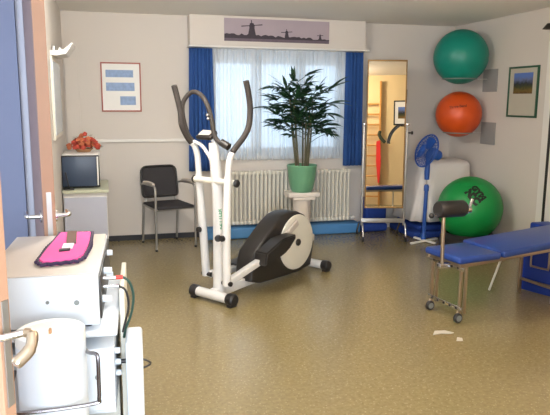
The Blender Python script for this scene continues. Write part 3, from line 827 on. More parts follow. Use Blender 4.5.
# ------------------------------------------------------------------ pedestal, pot, palm
PX, PYY = 2.055, 6.46
ped = thing('pedestal', 'white plaster column pedestal carrying the green plant pot', 'pedestal', (PX, PYY, 0))
MB().lathe([(0, 0), (0.15, 0), (0.15, 0.05), (0.125, 0.06), (0.11, 0.09), (0.098, 0.10), (0.093, 0.40), (0.10, 0.43), (0.105, 0.445), (0.10, 0.455), (0, 0.455)], (PX, PYY, 0), seg=40).build('column', M['plaster'], ped)
MB().box(PX - 0.125, PX + 0.125, PYY - 0.11, PYY + 0.11, 0.456, 0.485, 0.006).box(PX - 0.18, PX + 0.18, PYY - 0.11, PYY + 0.11, 0.486, 0.535, 0.010).build('capital', M['plaster'], ped)
plant = thing('potted_palm', 'tall dark green lady palm in a pale green pot on the white pedestal', 'plant', (PX, PYY, 0.537))
PP = MB().lathe([(0, 0), (0.108, 0), (0.128, 0.04), (0.150, 0.16), (0.160, 0.255), (0.166, 0.285), (0.160, 0.295), (0.152, 0.285), (0.146, 0.24), (0, 0.24)], (PX, PYY, 0.537), seg=40)
PP.build('pot', M['pot'], plant)
MB().lathe([(0, 0.252), (0.146, 0.252), (0.145, 0.242), (0, 0.242)], (PX, PYY, 0.537), seg=30).build('soil', M['soil'], plant)
def palm():
    rr = random.Random(11)
    fol = MB()
    def blade(p, d, L, w):
        d = d.normalized(); side = d.cross(Vector((0, 0, 1)))
        if side.length < 0.1: side = Vector((1, 0, 0))
        side.normalize(); side = (side + Vector((0, 0, rr.uniform(-0.7, 0.7)))).normalized()
        n = 5; L_, R_ = [], []
        pos = Vector(p); dd = d.copy()
        for i in range(n + 1):
            t = i / n
            ww = w * (0.35 + 1.3 * t if t < 0.45 else 0.95 * (1 - t) / 0.55 + 0.02)
            L_.append(fol.bm.verts.new(pos - side * ww)); R_.append(fol.bm.verts.new(pos + side * ww))
            dd = (dd + Vector((0, 0, -0.05 - 0.14 * t))).normalized()
            pos = pos + dd * (L / n)
        for i in range(n):
            fol.bm.faces.new((L_[i], R_[i], R_[i + 1], L_[i + 1]))
    def fan(p, d, L, nb):
        d = d.normalized()
        s = d.cross(Vector((0, 0, 1)))
        if s.length < 0.1: s = Vector((1, 0, 0))
        s.normalize(); u_ = s.cross(d)
        for k in range(nb):
            a = (k / (nb - 1) - 0.5) * R(150)
            q = d * math.cos(a) + s * math.sin(a) + u_ * rr.uniform(-0.15, 0.25)
            blade(p, q, L * (1 - 0.25 * abs(a) / R(80)) * rr.uniform(0.8, 1.2), 0.023)
    stems = []
    for i in range(9):
        a = 2 * PI * i / 9 + rr.uniform(-0.3, 0.3)
        base = Vector((PX + 0.065 * math.cos(a), PYY + 0.05 * math.sin(a), 0.79))
        top = Vector((PX - 0.02 + 0.13 * math.cos(a), PYY + 0.08 * math.sin(a), rr.uniform(1.35, 1.68)))
        mid = (base + top) / 2 + Vector((rr.uniform(-0.01, 0.01), 0, 0))
        path = smoothpath([base, mid, top], 5)
        stems.append(path)
        MB().tube(path, [0.010] * 6 + [0.008] * 5, 8).build('stem', M['stem'], plant)
        nf = 10
        for k in range(nf):
            t = 0.48 + 0.52 * k / (nf - 1)
            p = base.lerp(top, t) + Vector((0.0, 0, 0))
            an = a + k * 2.4 + rr.uniform(-0.4, 0.4)
            el = rr.uniform(0.15, 0.75) + 0.4 * (t - 0.6)
            L = rr.uniform(0.09, 0.27)
            d = Vector((math.cos(an), 0.55 * math.sin(an), el)).normalized()
            e = p + d * L
            if e.y > PYY + 0.14: e.y = PYY + 0.14
            fol.tube(smoothpath([p, p + d * L * 0.5 + Vector((0, 0, 0.01)), e], 3), 0.003, 5)
            dd = Vector((d.x, d.y * 0.55, d.z * 0.5)).normalized()
            fan(e, (dd + Vector((0, 0, rr.uniform(-0.4, 0.7)))).normalized(), rr.uniform(0.15, 0.25), 6)
    fan(Vector((PX - 0.26, PYY - 0.06, 1.30)), Vector((-0.9, 0, 0.1)), 0.24, 7)
    fan(Vector((PX - 0.22, PYY - 0.06, 1.62)), Vector((-0.7, 0, 0.7)), 0.24, 7)
    fan(Vector((PX + 0.26, PYY - 0.06, 1.62)), Vector((0.8, 0, 0.6)), 0.26, 7)
    fan(Vector((PX - 0.10, PYY, 1.72)), Vector((-0.2, 0, 0.9)), 0.20, 7)
    fan(Vector((PX - 0.30, PYY - 0.05, 1.52)), Vector((-0.9, 0, 0.5)), 0.26, 7)
    fan(Vector((PX + 0.24, PYY - 0.05, 1.48)), Vector((0.95, 0, 0.2)), 0.30, 7)
    fan(Vector((PX + 0.24, PYY, 1.22)), Vector((0.7, 0, -0.3)), 0.24, 7)
    # keep every blade in front of the sheer curtain
    for v in fol.bm.verts:
        if v.co.y > 6.72: v.co.y = 6.72 - 0.2 * (v.co.y - 6.72)
    fol.build('foliage', M['leaf'], plant)
palm()

# ------------------------------------------------------------------ wheeled mirror
def mirror():
    c = Vector((2.93, 6.24, 0)); u = Vector((0.972, -0.234, 0)).normalized(); n = Vector((-0.234, -0.972, 0)).normalized()
    r = thing('wheeled_mirror', 'tall dressing mirror on a grey wheeled frame right of the window', 'mirror', tuple(c))
    tilt = R(2.4)
    # the mirror leans back slightly: its up axis tips away from the viewer
    w = (Vector((0, 0, 1)) * math.cos(tilt) - n * math.sin(tilt)).normalized()
    nn = (n * math.cos(tilt) + Vector((0, 0, 1)) * math.sin(tilt)).normalized()
    zc = 1.155; hw, hh = 0.212, 0.795
    cc = c + Vector((0, 0, zc))
    MB().obox(cc, u, nn, w, hw - 0.012, 0.004, hh - 0.012).build('glass', M['mirror'], r, smooth=False)
    MB().obox(cc - nn * 0.010, u, nn, w, hw, 0.005, hh).build('backing', M['barwood'], r, smooth=False)
    fr = MB()
    for s in (-1, 1):
        fr.obox(cc + u * s * (hw - 0.004), u, nn, w, 0.005, 0.010, hh, 0.002)
        fr.obox(cc + w * s * (hh - 0.006), u, nn, w, hw, 0.010, 0.009, 0.002)
    fr.build('frame', M['frame_gold'], r)
    # side posts
    for s in (-1, 1):
        o = c + u * s * (hw + 0.022)
        MB().obox(o + Vector((0, 0, 0.72)), u, n, (0, 0, 1), 0.011, 0.011, 0.56, 0.003).build('post', M['alu'], r)
        MB().lathe([(0, 0), (0.012, 0), (0.014, 0.012), (0, 0.016)], o + n * 0.012 + Vector((0, 0, 1.27)), n, 16).build('pivot', M['chrome'], r)
        # legs: splayed forward and backward
        MB().tube(smoothpath([o + Vector((0, 0, 0.20)), o + n * 0.08 + Vector((0, 0, 0.17)), o + n * 0.13 + u * s * 0.0 + Vector((0, 0, 0.06))]), 0.011).build('front_leg', M['chrome'], r)
        MB().tube(smoothpath([o + Vector((0, 0, 0.20)), o - n * 0.15 + Vector((0, 0, 0.17)), o - n * 0.28 + Vector((0, 0, 0.06))]), 0.011).build('rear_leg', M['chrome'], r)
        for k in (0.13, -0.28):
            p = o + n * k + Vector((0, 0, 0.026))
            MB().lathe([(0, -0.012), (0.02, -0.012), (0.026, -0.008), (0.026, 0.008), (0.02, 0.012), (0, 0.012)], p, u, 20).build('caster', M['black'], r)
    MB().lathe([(0, 0), (0.008, 0), (0.008, 0.03), (0.018, 0.032), (0.018, 0.05), (0, 0.052)], c + u * (hw + 0.033) + Vector((0, 0, 1.18)), u, 16).build('clamp_knob', M['black'], r)
    MB().obox(c + Vector((0, 0, 0.215)), u, n, (0, 0, 1), hw + 0.03, 0.012, 0.024, 0.004).build('cross_bar', M['alu'], r)
    return c, u, n
mc, mu, mn = mirror()
# dark strap hanging from the mirror's right pivot
pv = mc + mu * 0.19 + mn * 0.035 + Vector((0, 0, 1.255))
st = MB().tube(smoothpath([pv, pv + Vector((-0.06, 0, 0.0)) , pv + Vector((-0.125, 0.02, -0.07)), pv + Vector((-0.155, 0.03, -0.16)), pv + Vector((-0.15, 0.03, -0.19))]), [0.006] * 8 + [0.010] * 24 + [0.012], 10).build('hanging_strap', M['black'])
tag(st, 'curved black strap hanging in front of the mirror from its right pivot', 'strap')

# wall bars, red band and picture on the front wall, seen in the mirror
def wallbars():
    r = thing('wall_bars', 'honey wood wall bars seen reflected in the mirror', 'wall bars', (2.3, 1.3, 0))
    x0, x1 = 1.82, 2.66
    for x in (x0, x1):
        MB().box(x - 0.018, x + 0.018, 1.302, 1.40, 0.0, 2.28, 0.004).build('upright', M['barwood'], r)
    f0 = None
    z = 0.16; i = 0
    while z < 2.2:
        if f0 is None:
            f0 = MB().tube([(x0 + 0.015, 1.37, 0), (x1 - 0.015, 1.37, 0)], 0.015, 10).build('rung', M['barwood'], r); f0.location = (0, 0, z)
            f0.matrix_parent_inverse = world_of(r).inverted()
        else:
            c = f0.copy(); COL.objects.link(c); c.parent = r; c.matrix_parent_inverse = f0.matrix_parent_inverse.copy(); c.location = (0, 0, z)
        z += 0.19 if i != 9 else 0.34
        i += 1
wallbars()
rbm = thing('resistance_band', 'long red cloth band on a dark hook, seen reflected in the mirror', 'band', (2.64, 1.45, 0.45))
MB().prism([(2.60, 1.18), (2.67, 1.20), (2.69, 0.80), (2.665, 0.42), (2.635, 0.42), (2.60, 0.8)], (0, 0.02, 0), lambda a, c: (a, 1.43, c)).build('band', M['red'], rbm, smooth=False)
MB().tube(smoothpath([(2.66, 1.405, 1.36), (2.65, 1.45, 1.30), (2.70, 1.45, 1.22), (2.76, 1.45, 1.16)]), 0.03, 10).build('hook', M['dk_green'], rbm)
fp = thing('framed_picture', 'small framed picture seen reflected near the mirror top', 'picture', (3.05, 1.3, 1.5))
MB().box(2.90, 3.20, 1.302, 1.325, 1.48, 1.93, 0.004).build('frame', M['dark'], fp)
MB().box(2.925, 3.175, 1.3255, 1.329, 1.505, 1.905).build('mount', M['paper'], fp, smooth=False)
MB().box(2.98, 3.12, 1.3295, 1.332, 1.60, 1.81).build('photo', M['photo'], fp, smooth=False)

# ------------------------------------------------------------------ fan
def fan():
    b0 = Vector((3.325, 6.03, 0))
    r = thing('pedestal_fan', 'blue pedestal fan in front of the white sheet', 'fan', tuple(b0))
    MB().lathe([(0, 0), (0.0, 0.0), (0.03, 0.0), (0.03, 0.06), (0.022, 0.08), (0, 0.08)], b0 + Vector((0, 0, 0.012)), seg=20).build('socket', M['fan_blue'], r)
    MB().bar(b0 + Vector((-0.20, -0.10, 0.012)), b0 + Vector((0.20, 0.06, 0.012)), 0.035, 0.02, bev=0.006).bar(b0 + Vector((-0.06, 0.10, 0.030)), b0 + Vector((0.06, -0.16, 0.012)), 0.035, 0.018, bev=0.006).build('cross_base', M['white'], r)
    top = b0 + Vector((0.02, 0.02, 0.58))
    MB().tube([b0 + Vector((0, 0, 0.08)), top], 0.021, 14).build('lower_pole', M['fan_blue'], r)
    MB().lathe([(0, 0), (0.028, 0), (0.028, 0.05), (0.018, 0.07), (0, 0.07)], top - Vector((0, 0, 0.02)), seg=16).build('height_collar', M['fan_blue'], r)
    t2 = top + Vector((0.01, 0.02, 0.10))
    MB().tube([top, t2], 0.009, 10).build('inner_pole', M['alu'], r)
    hd = b0 + Vector((0.075, 0.06, 0.94))
    MB().tube([t2, t2 + Vector((0.0, 0.0, 0.08)), t2 + Vector((0.005, 0.0, 0.21))], [0.026, 0.030, 0.024], 14).build('control_column', M['fan_blue'], r)
    ax = Vector((-0.93, -0.12, 0.34)).normalized()   # the way the fan faces
    c = b0 + Vector((0.0, 0.02, 0.995))
    mot = MB().lathe([(0, -0.20), (0.03, -0.20), (0.055, -0.17), (0.062, -0.08), (0.05, -0.05), (0, -0.05)], c, ax, 24).build('motor_housing', M['fan_blue'], r)
    MB().tube([c - ax * 0.09, t2 + Vector((0, 0, 0.20))], [0.03, 0.026], 12).build('neck', M['fan_blue'], r)
    a = ax.cross(Vector((0, 0, 1))).normalized(); bb = ax.cross(a)
    g = MB(); R0 = 0.18
    g.ring(c, ax, R0, 0.008)
    for rr_ in (0.05, 0.09, 0.13, 0.16): 
        g.ring(c + ax * 0.055 * math.sqrt(1 - (rr_ / R0) ** 2), ax, rr_, 0.0022, 36, 5)
        g.ring(c - ax * 0.055 * math.sqrt(1 - (rr_ / R0) ** 2), ax, rr_, 0.0022, 36, 5)
    for k in range(32):
        o = a * math.cos(2 * PI * k / 32) + bb * math.sin(2 * PI * k / 32)
        for sg in (1, -1):
            g.tube([c + o * 0.03 + ax * sg * 0.055, c + o * 0.12 + ax * sg * 0.046, c + o * 0.16 + ax * sg * 0.026, c + o * R0], 0.0026, 5)
    g.lathe([(0, 0.065), (0.03, 0.062), (0.035, 0.052), (0, 0.052)], c, ax, 20)
    g.build('guard', M['fan_blue'], r)
    for k in range(3):
        o1 = a * math.cos(2 * PI * k / 3 + 0.4) + bb * math.sin(2 * PI * k / 3 + 0.4)
        o2 = ax.cross(o1)
        b = MB()
        b.prism([(0.02, -0.02), (0.06, -0.055), (0.13, -0.07), (0.15, -0.03), (0.148, 0.04), (0.10, 0.05), (0.02, 0.02)], ax * 0.004, lambda p, q: c + o1 * p + o2 * q + ax * (q * 0.25))
        b.build('fan_blade', M['fan_blue'], r, smooth=False)
fan()

# ------------------------------------------------------------------ white draped cloth and blue mats behind
def drape():
    # sheet thrown over a stacked table: rounded block with folds down the sides
    x0, x1, y0, y1, zt = 3.42, 4.00, 6.18, 6.80, 0.87
    bm = bmesh.new()
    n = 96; rings = []
    def pt(s, ex, z, t):
        # superellipse outline
        a = 2 * PI * s
        ca, sa = math.cos(a), math.sin(a)
        p = 0.45
        X = math.copysign(abs(ca) ** p, ca); Yv = math.copysign(abs(sa) ** p, sa)
        fold = 0.055 * t * math.sin(a * 13 + 1.2 * math.sin(a * 3))
        k = 1 + fold + ex
        x = (x0 + x1) / 2 + X * ((x1 - x0) / 2) * k
        y = (y0 + y1) / 2 + Yv * ((y1 - y0) / 2) * k
        if sa < 0.5 and ca < 0: x -= 0.13 * t * abs(ca)      # the left side sweeps outward
        return (min(x, WR - 0.012), min(y, WB - 0.01), z)
    for t, ex in ((0.0, -0.75), (0.0, -0.3), (0.0, -0.05), (0.02, 0.0), (0.06, 0.02), (0.2, 0.03), (0.45, 0.04), (0.7, 0.07), (1.0, 0.10)):
        z = zt - (0.0 if ex < -0.04 else (t ** 0.9) * (zt - 0.19)) - (0.02 if ex > -0.06 and t < 0.05 else 0)
        rings.append([bm.verts.new(pt(i / n, ex, z, t)) for i in range(n)])
    bm.faces.new(rings[0])
    for j in range(len(rings) - 1):
        for i in range(n):
            bm.faces.new((rings[j][i], rings[j][(i + 1) % n], rings[j + 1][(i + 1) % n], rings[j + 1][i]))
    me = bpy.data.meshes.new('draped_sheet')
    for f in bm.faces: f.smooth = True
    bm.to_mesh(me); bm.free(); me.materials.append(M['sheet'])
    o = bpy.data.objects.new('draped_sheet', me); COL.objects.link(o)
    md = o.modifiers.new('thickness', 'SOLIDIFY'); md.thickness = 0.004; md.offset = 1
    tag(o, 'white sheet draped over a low stack in the corner, behind the blue fan', 'sheet')
drape()
ms = thing('folded_mat_stack', 'folded blue mats under the white draped sheet in the corner', 'mat', (3.72, 6.45, 0))
MB().box(3.28, 4.04, 6.16, 6.80, 0.003, 0.075, 0.02).build('lower_mat', M['blue_cloth'], ms)
MB().box(3.36, 4.02, 6.22, 6.78, 0.078, 0.14, 0.02).build('middle_mat', M['blue_cloth'], ms)
MB().box(3.52, 3.90, 6.30, 6.70, 0.143, 0.82, 0.03).build('upper_mats', M['blue_cloth'], ms)
def rolled():
    r = thing('folded_mat', 'folded dark blue mat lying behind the foot of the mirror', 'mat', (3.05, 6.68, 0))
    b = MB()
    b.box(2.86, 3.18, 6.62, 6.82, 0.003, 0.10, 0.03); b.build('lower_fold', M['blue_cloth'], r)
    MB().box(2.90, 3.17, 6.64, 6.82, 0.103, 0.40, 0.03).build('upper_fold', M['blue_cloth'], r)
rolled()

# ------------------------------------------------------------------ exercise balls
def proj_text(me, c, rad, nd, upv, off=0.0015, shift=(0, 0), rot=0.0):
    nd = Vector(nd).normalized(); upv = (Vector(upv) - nd * Vector(upv).dot(nd)).normalized(); rt = upv.cross(nd).normalized()
    cr, sr = math.cos(rot), math.sin(rot)
    for v in me.vertices:
        x, y = v.co.x * cr - v.co.y * sr + shift[0], v.co.x * sr + v.co.y * cr + shift[1]
        d = math.hypot(x, y)
        th = d / rad
        if d < 1e-9: dirv = nd
        else: dirv = nd * math.cos(th) + (rt * (x / d) + upv * (y / d)) * math.sin(th)
        v.co = Vector(c) + dirv * (rad + off + v.co.z)
def add_text(name, s, size, parent, m_, c, rad, toward, shift, rot, spacing=1.0, bold=0.03):
    me = text_mesh(s, size, 0.0006, spacing, bold)
    proj_text(me, c, rad, Vector(toward) - Vector(c), (0, 0, 1), 0.0015, shift, rot)
    me.materials.append(m_)
    o = bpy.data.objects.new(name, me); COL.objects.link(o); o.parent = parent
    o.matrix_parent_inverse = world_of(parent).inverted()
    return o
def ball(name, c, rad, m_, label):
    bb = MB(); bb.sphere((0, 0, 0), rad, 64)
    o = bb.build(name, m_); o.location = c
    # moulding grooves ringed around the poles
    tag(o, label, 'ball')
    g = MB()
    for k in (-0.72, -0.80, 0.80):
        rr_ = rad * math.sqrt(1 - k * k)
        g.ring(Vector(c) + Vector((0, 0, k * rad)), (0, 0, 1), rr_ - 0.001, 0.0025, 64, 6)
    g.build('moulded_rib', m_, o)
    return o
cam_p = Vector((0, 0, 1.5))
tb = ball('exercise_ball', (3.755, 6.18, 1.995), 0.290, M['teal_ball'], 'large teal exercise ball held high on the right wall')
ob = ball('exercise_ball', (3.80, 6.235, 1.378), 0.250, M['orange_ball'], 'orange exercise ball on the right wall, below the teal one')
add_text('lettering', 'Thera-Band', 0.040, ob, M['logo_rust'], (3.80, 6.235, 1.378), 0.250, cam_p, (-0.01, 0.085), R(7))
gb = ball('exercise_ball', (3.655, 5.68, 0.420), 0.331, M['green_ball'], 'big green exercise ball near the floor in the right corner')
add_text('lettering', 'GYM', 0.082, gb, M['logo_dark'], (3.655, 5.68, 0.420), 0.331, cam_p, (0.078, 0.168), R(-50), 1.1, 0.09)
add_text('lettering', 'NIC', 0.10, gb, M['logo_dark'], (3.655, 5.68, 0.420), 0.331, cam_p, (0.020, 0.115), R(-50), 1.05, 0.09)
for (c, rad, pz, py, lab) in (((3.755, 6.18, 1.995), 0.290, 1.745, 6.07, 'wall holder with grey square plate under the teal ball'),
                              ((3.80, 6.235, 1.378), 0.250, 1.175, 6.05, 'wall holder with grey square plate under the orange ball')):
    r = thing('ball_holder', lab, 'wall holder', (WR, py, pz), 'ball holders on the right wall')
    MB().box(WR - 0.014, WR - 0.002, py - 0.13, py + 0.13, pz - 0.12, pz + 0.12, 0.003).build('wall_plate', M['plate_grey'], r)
    zr = c[2] - rad * 0.80 - 0.0; R1 = rad * 0.60 + 0.008
    MB().ring((c[0], c[1], zr - 0.002), (0, 0, 1), R1, 0.006, 48, 8).build('ring', M['clear_ring'], r)
    for dy in (-0.06, 0.06):
        xr = c[0] + math.sqrt(R1 * R1 - dy * dy)
        MB().tube([(WR - 0.012, c[1] + dy, zr - 0.002), (xr, c[1] + dy, zr - 0.002)], 0.003, 8).build('bracket_rod', M['white'], r)
# black ring stand below the green ball
bs = thing('ball_stand', 'low black ring stand under the big green ball', 'stand', (3.655, 5.68, 0))
MB().lathe([(0.22, 0.0), (0.30, 0.0), (0.29, 0.12), (0.245, 0.16), (0.225, 0.16), (0.225, 0.10), (0.22, 0.0)], (3.655, 5.68, 0.001), seg=48).build('ring_base', M['black'], bs)

# ------------------------------------------------------------------ blue treatment table
TO = Vector((2.285, 3.64, 0)); TU = Vector((0.985, 0.170, 0)).normalized(); TW = Vector((-0.170, 0.985, 0)).normalized()
def T(a, c, z): return TO + TU * a + TW * c + Vector((0, 0, z))
def table():
    r = thing('treatment_table', 'blue padded treatment table with metal tube frame and wheels', 'treatment table', tuple(T(0.8, 0.2, 0)))
    Z = (0, 0, 1)
    def pad(a0, a1, z0, z1, nm, c0=-0.01, c1=0.37):
        b = MB(); b.obox((T((a0 + a1) / 2, (c0 + c1) / 2, (z0 + z1) / 2)), TU, TW, Z, (a1 - a0) / 2, (c1 - c0) / 2, (z1 - z0) / 2, 0.018)
        return b.build(nm, M['vinyl_blue'], r)
    pad(0.0, 0.375, 0.425, 0.475, 'leg_pad')
    b = MB(); d = (T(1.0, 0, 0) - T(0, 0, 0)).normalized()
    TS = (TU + Vector((0, 0, 0.05))).normalized(); b.obox(T(1.04, 0.20, 0.490), TS, TW, TS.cross(TW), 0.65, 0.215, 0.026, 0.018)
    b.build('seat_pad', M['vinyl_blue'], r)
    # rails
    for c in (0.03, 0.37):
        MB().bar(T(0.03, c, 0.405), T(1.68, c, 0.470), 0.028, 0.028, bev=0.004).build('side_rail', M['tube_metal'], r)
    for a in (0.05, 0.36, 1.0, 1.66):
        MB().bar(T(a, 0.03, 0.402 + 0.04 * a), T(a, 0.37, 0.402 + 0.04 * a), 0.024, 0.024, bev=0.003).build('cross_rail', M['tube_metal'], r)
    # end frame: paired posts, perforated bars, wheels
    for c in (0.02, 0.32):
        for da in (0.0, 0.045):
            MB().bar(T(0.06 + da, c + 0.02, 0.05), T(0.06 + da, c + 0.02, 0.41), 0.020, 0.020, bev=0.003).build('leg', M['tube_metal'], r)
        p = T(0.035, c + 0.0, 0.036)
        wh = MB().lathe([(0.012, -0.013), (0.030, -0.013), (0.035, -0.008), (0.035, 0.008), (0.030, 0.013), (0.012, 0.013)], p, TW, 24).build('wheel', M['black'], r)
        MB().lathe([(0, -0.015), (0.022, -0.015), (0.022, 0.015), (0, 0.015)], p, TW, 20).build('wheel_hub', M['foot_grey'], wh)
        MB().bar(p + Vector((0, 0, 0.0)) + TW * 0.018, T(0.06, c + 0.02, 0.07), 0.012, 0.03, bev=0.002).build('fork', M['tube_metal'], r)
    for z in (0.385, 0.10):
        pb = MB().bar(T(0.045, 0.0, z), T(0.045, 0.36, z), 0.008, 0.030, bev=0.002).build('perforated_bar', M['chrome'], r)
        for k in range(5):
            c = 0.05 + 0.065 * k
            MB().lathe([(0, 0), (0.009, 0), (0.009, 0.003), (0, 0.003)], T(0.040, c, z), -TU, 12).build('hole', M['black'], pb)
    # rear legs and prop
    for c in (0.05, 0.38):
        MB().bar(T(0.98, c, 0.0), T(0.98, c, 0.435), 0.026, 0.026, bev=0.003).build('rear_leg', M['tube_metal'], r)
    MB().bar(T(0.98, 0.05, 0.12), T(0.98, 0.38, 0.12), 0.02, 0.02, bev=0.003).build('rear_stretcher', M['tube_metal'], r)
    MB().tube([T(0.78, 0.50, 0.010), T(0.76, 0.33, 0.42)], 0.009).build('prop', M['offwhite'], r)
    # roller on its post
    pm = MB().tube([T(-0.06, 0.10, 0.38), T(-0.065, 0.10, 0.60), T(-0.06, 0.11, 0.75)], 0.013).build('roller_post', M['tube_metal'], r)
    MB().tube([T(-0.13, 0.12, 0.755), T(0.16, 0.12, 0.755)], 0.010).build('roller_axle', M['chrome'], r)
    rl = MB().lathe([(0, 0), (0.050, 0.0), (0.058, 0.012), (0.058, 0.215), (0.050, 0.228), (0, 0.228)], T(-0.105, 0.12, 0.795), TU + Vector((0, 0, -0.03)), 28).build('foam_roller', M['black'], r)
    MB().sphere(T(-0.155, 0.12, 0.755), 0.018, 14).build('axle_knob', M['black'], r)
    MB().lathe([(0, 0), (0.018, 0), (0.022, 0.01), (0.022, 0.03), (0, 0.035)], T(0.15, 0.12, 0.775), TU, 18).build('axle_end', M['chrome'], r)
    MB().bar(T(0.165, 0.12, 0.77), T(0.195, 0.12, 0.85), 0.014, 0.018, bev=0.003).build('release_lever', M['chrome'], r)
    MB().obox(T(-0.045, 0.10, 0.40), TU, TW, Z, 0.045, 0.022, 0.02, 0.004).build('clamp', M['chrome'], r)
table()
def bluestool():
    r = thing('blue_panel_stool', 'upright blue panel with metal tube handle under the treatment table', 'stool', (3.24, 4.08, 0))
    a, b_ = Vector((3.245, 4.24, 0)), Vector((3.375, 3.90, 0))
    u = (b_ - a).normalized(); n = Vector((u.y, -u.x, 0)); 
    if n.x > 0: n = -n
    mid = (a + b_) / 2
    L = (b_ - a).length
    pn_ = MB().obox(mid + Vector((0, 0, 0.195)), u, n, (0, 0, 1), L / 2, 0.012, 0.185, 0.006).build('panel', M['panel_blue'], r)
    q = mid + n * 0.028
    MB().tube([q - u * (L / 2 - 0.01) + Vector((0, 0, 0.10)), q + u * (L / 2 - 0.01) + Vector((0, 0, 0.10))], 0.009).build('cross_tube', M['tube_metal'], r)
    MB().tube(smoothpath([q - u * 0.09 + Vector((0, 0, 0.36)), q - u * 0.09 + Vector((0, 0, 0.235)), q - u * 0.07 + Vector((0, 0, 0.225)), q + u * 0.04 + Vector((0, 0, 0.225)), q + u * 0.06 + Vector((0, 0, 0.235)), q + u * 0.06 + Vector((0, 0, 0.36))], 5), 0.008).build('bent_handle', M['tube_metal'], r)
bluestool()
# blue backrest of a further machine at the right edge
bc = thing('blue_bolster', 'blue bolster standing behind the treatment table at the right edge', 'bolster', (3.95, 4.84, 0))
MB().box(3.84, 4.06, 4.70, 4.98, 0.003, 0.20, 0.02).build('lower_block', M['panel_blue'], bc)
MB().box(3.85, 4.055, 4.71, 4.97, 0.203, 0.40, 0.02).build('upper_block', M['panel_blue'], bc)

# small white scraps on the floor
sc = tag(MB().prism([(2.035, 3.50), (2.08, 3.56), (2.15, 3.55), (2.19, 3.50), (2.16, 3.49), (2.10, 3.51)], (0, 0, 0.004), lambda a, c: (a, c, 0.001)).build('paper_scrap', M['scrap'], smooth=False), 'larger white paper scrap on the floor before the treatment table', 'paper scrap')
sc = tag(MB().prism([(2.13, 3.37), (2.165, 3.42), (2.19, 3.40), (2.17, 3.36)], (0, 0, 0.004), lambda a, c: (a, c, 0.001)).build('paper_scrap', M['scrap'], smooth=False), 'smaller white paper scrap on the floor, nearer the viewer', 'paper scrap')

# ------------------------------------------------------------------ therapy device and trolley, lower left
MU = Vector((0.9986, -0.052, 0)).normalized(); MW = Vector((0.052, 0.9986, 0)).normalized()
MO = Vector((-0.40, 2.065, 0))
def D(a, c, z): return MO + MU * a + MW * c + Vector((0, 0, z))
def dbox(a0, a1, c0, c1, z0, z1, bev=0.004):
    return MB().obox(D((a0 + a1) / 2, (c0 + c1) / 2, (z0 + z1) / 2), MU, MW, (0, 0, 1), (a1 - a0) / 2, (c1 - c0) / 2, (z1 - z0) / 2, bev)
def knob(p, d, r_, l_, parent, m_, nm='knob'):
    return MB().lathe([(0, 0), (r_, 0), (r_ * 0.9, l_), (0, l_)], p, d, 16).build(nm, m_, parent)
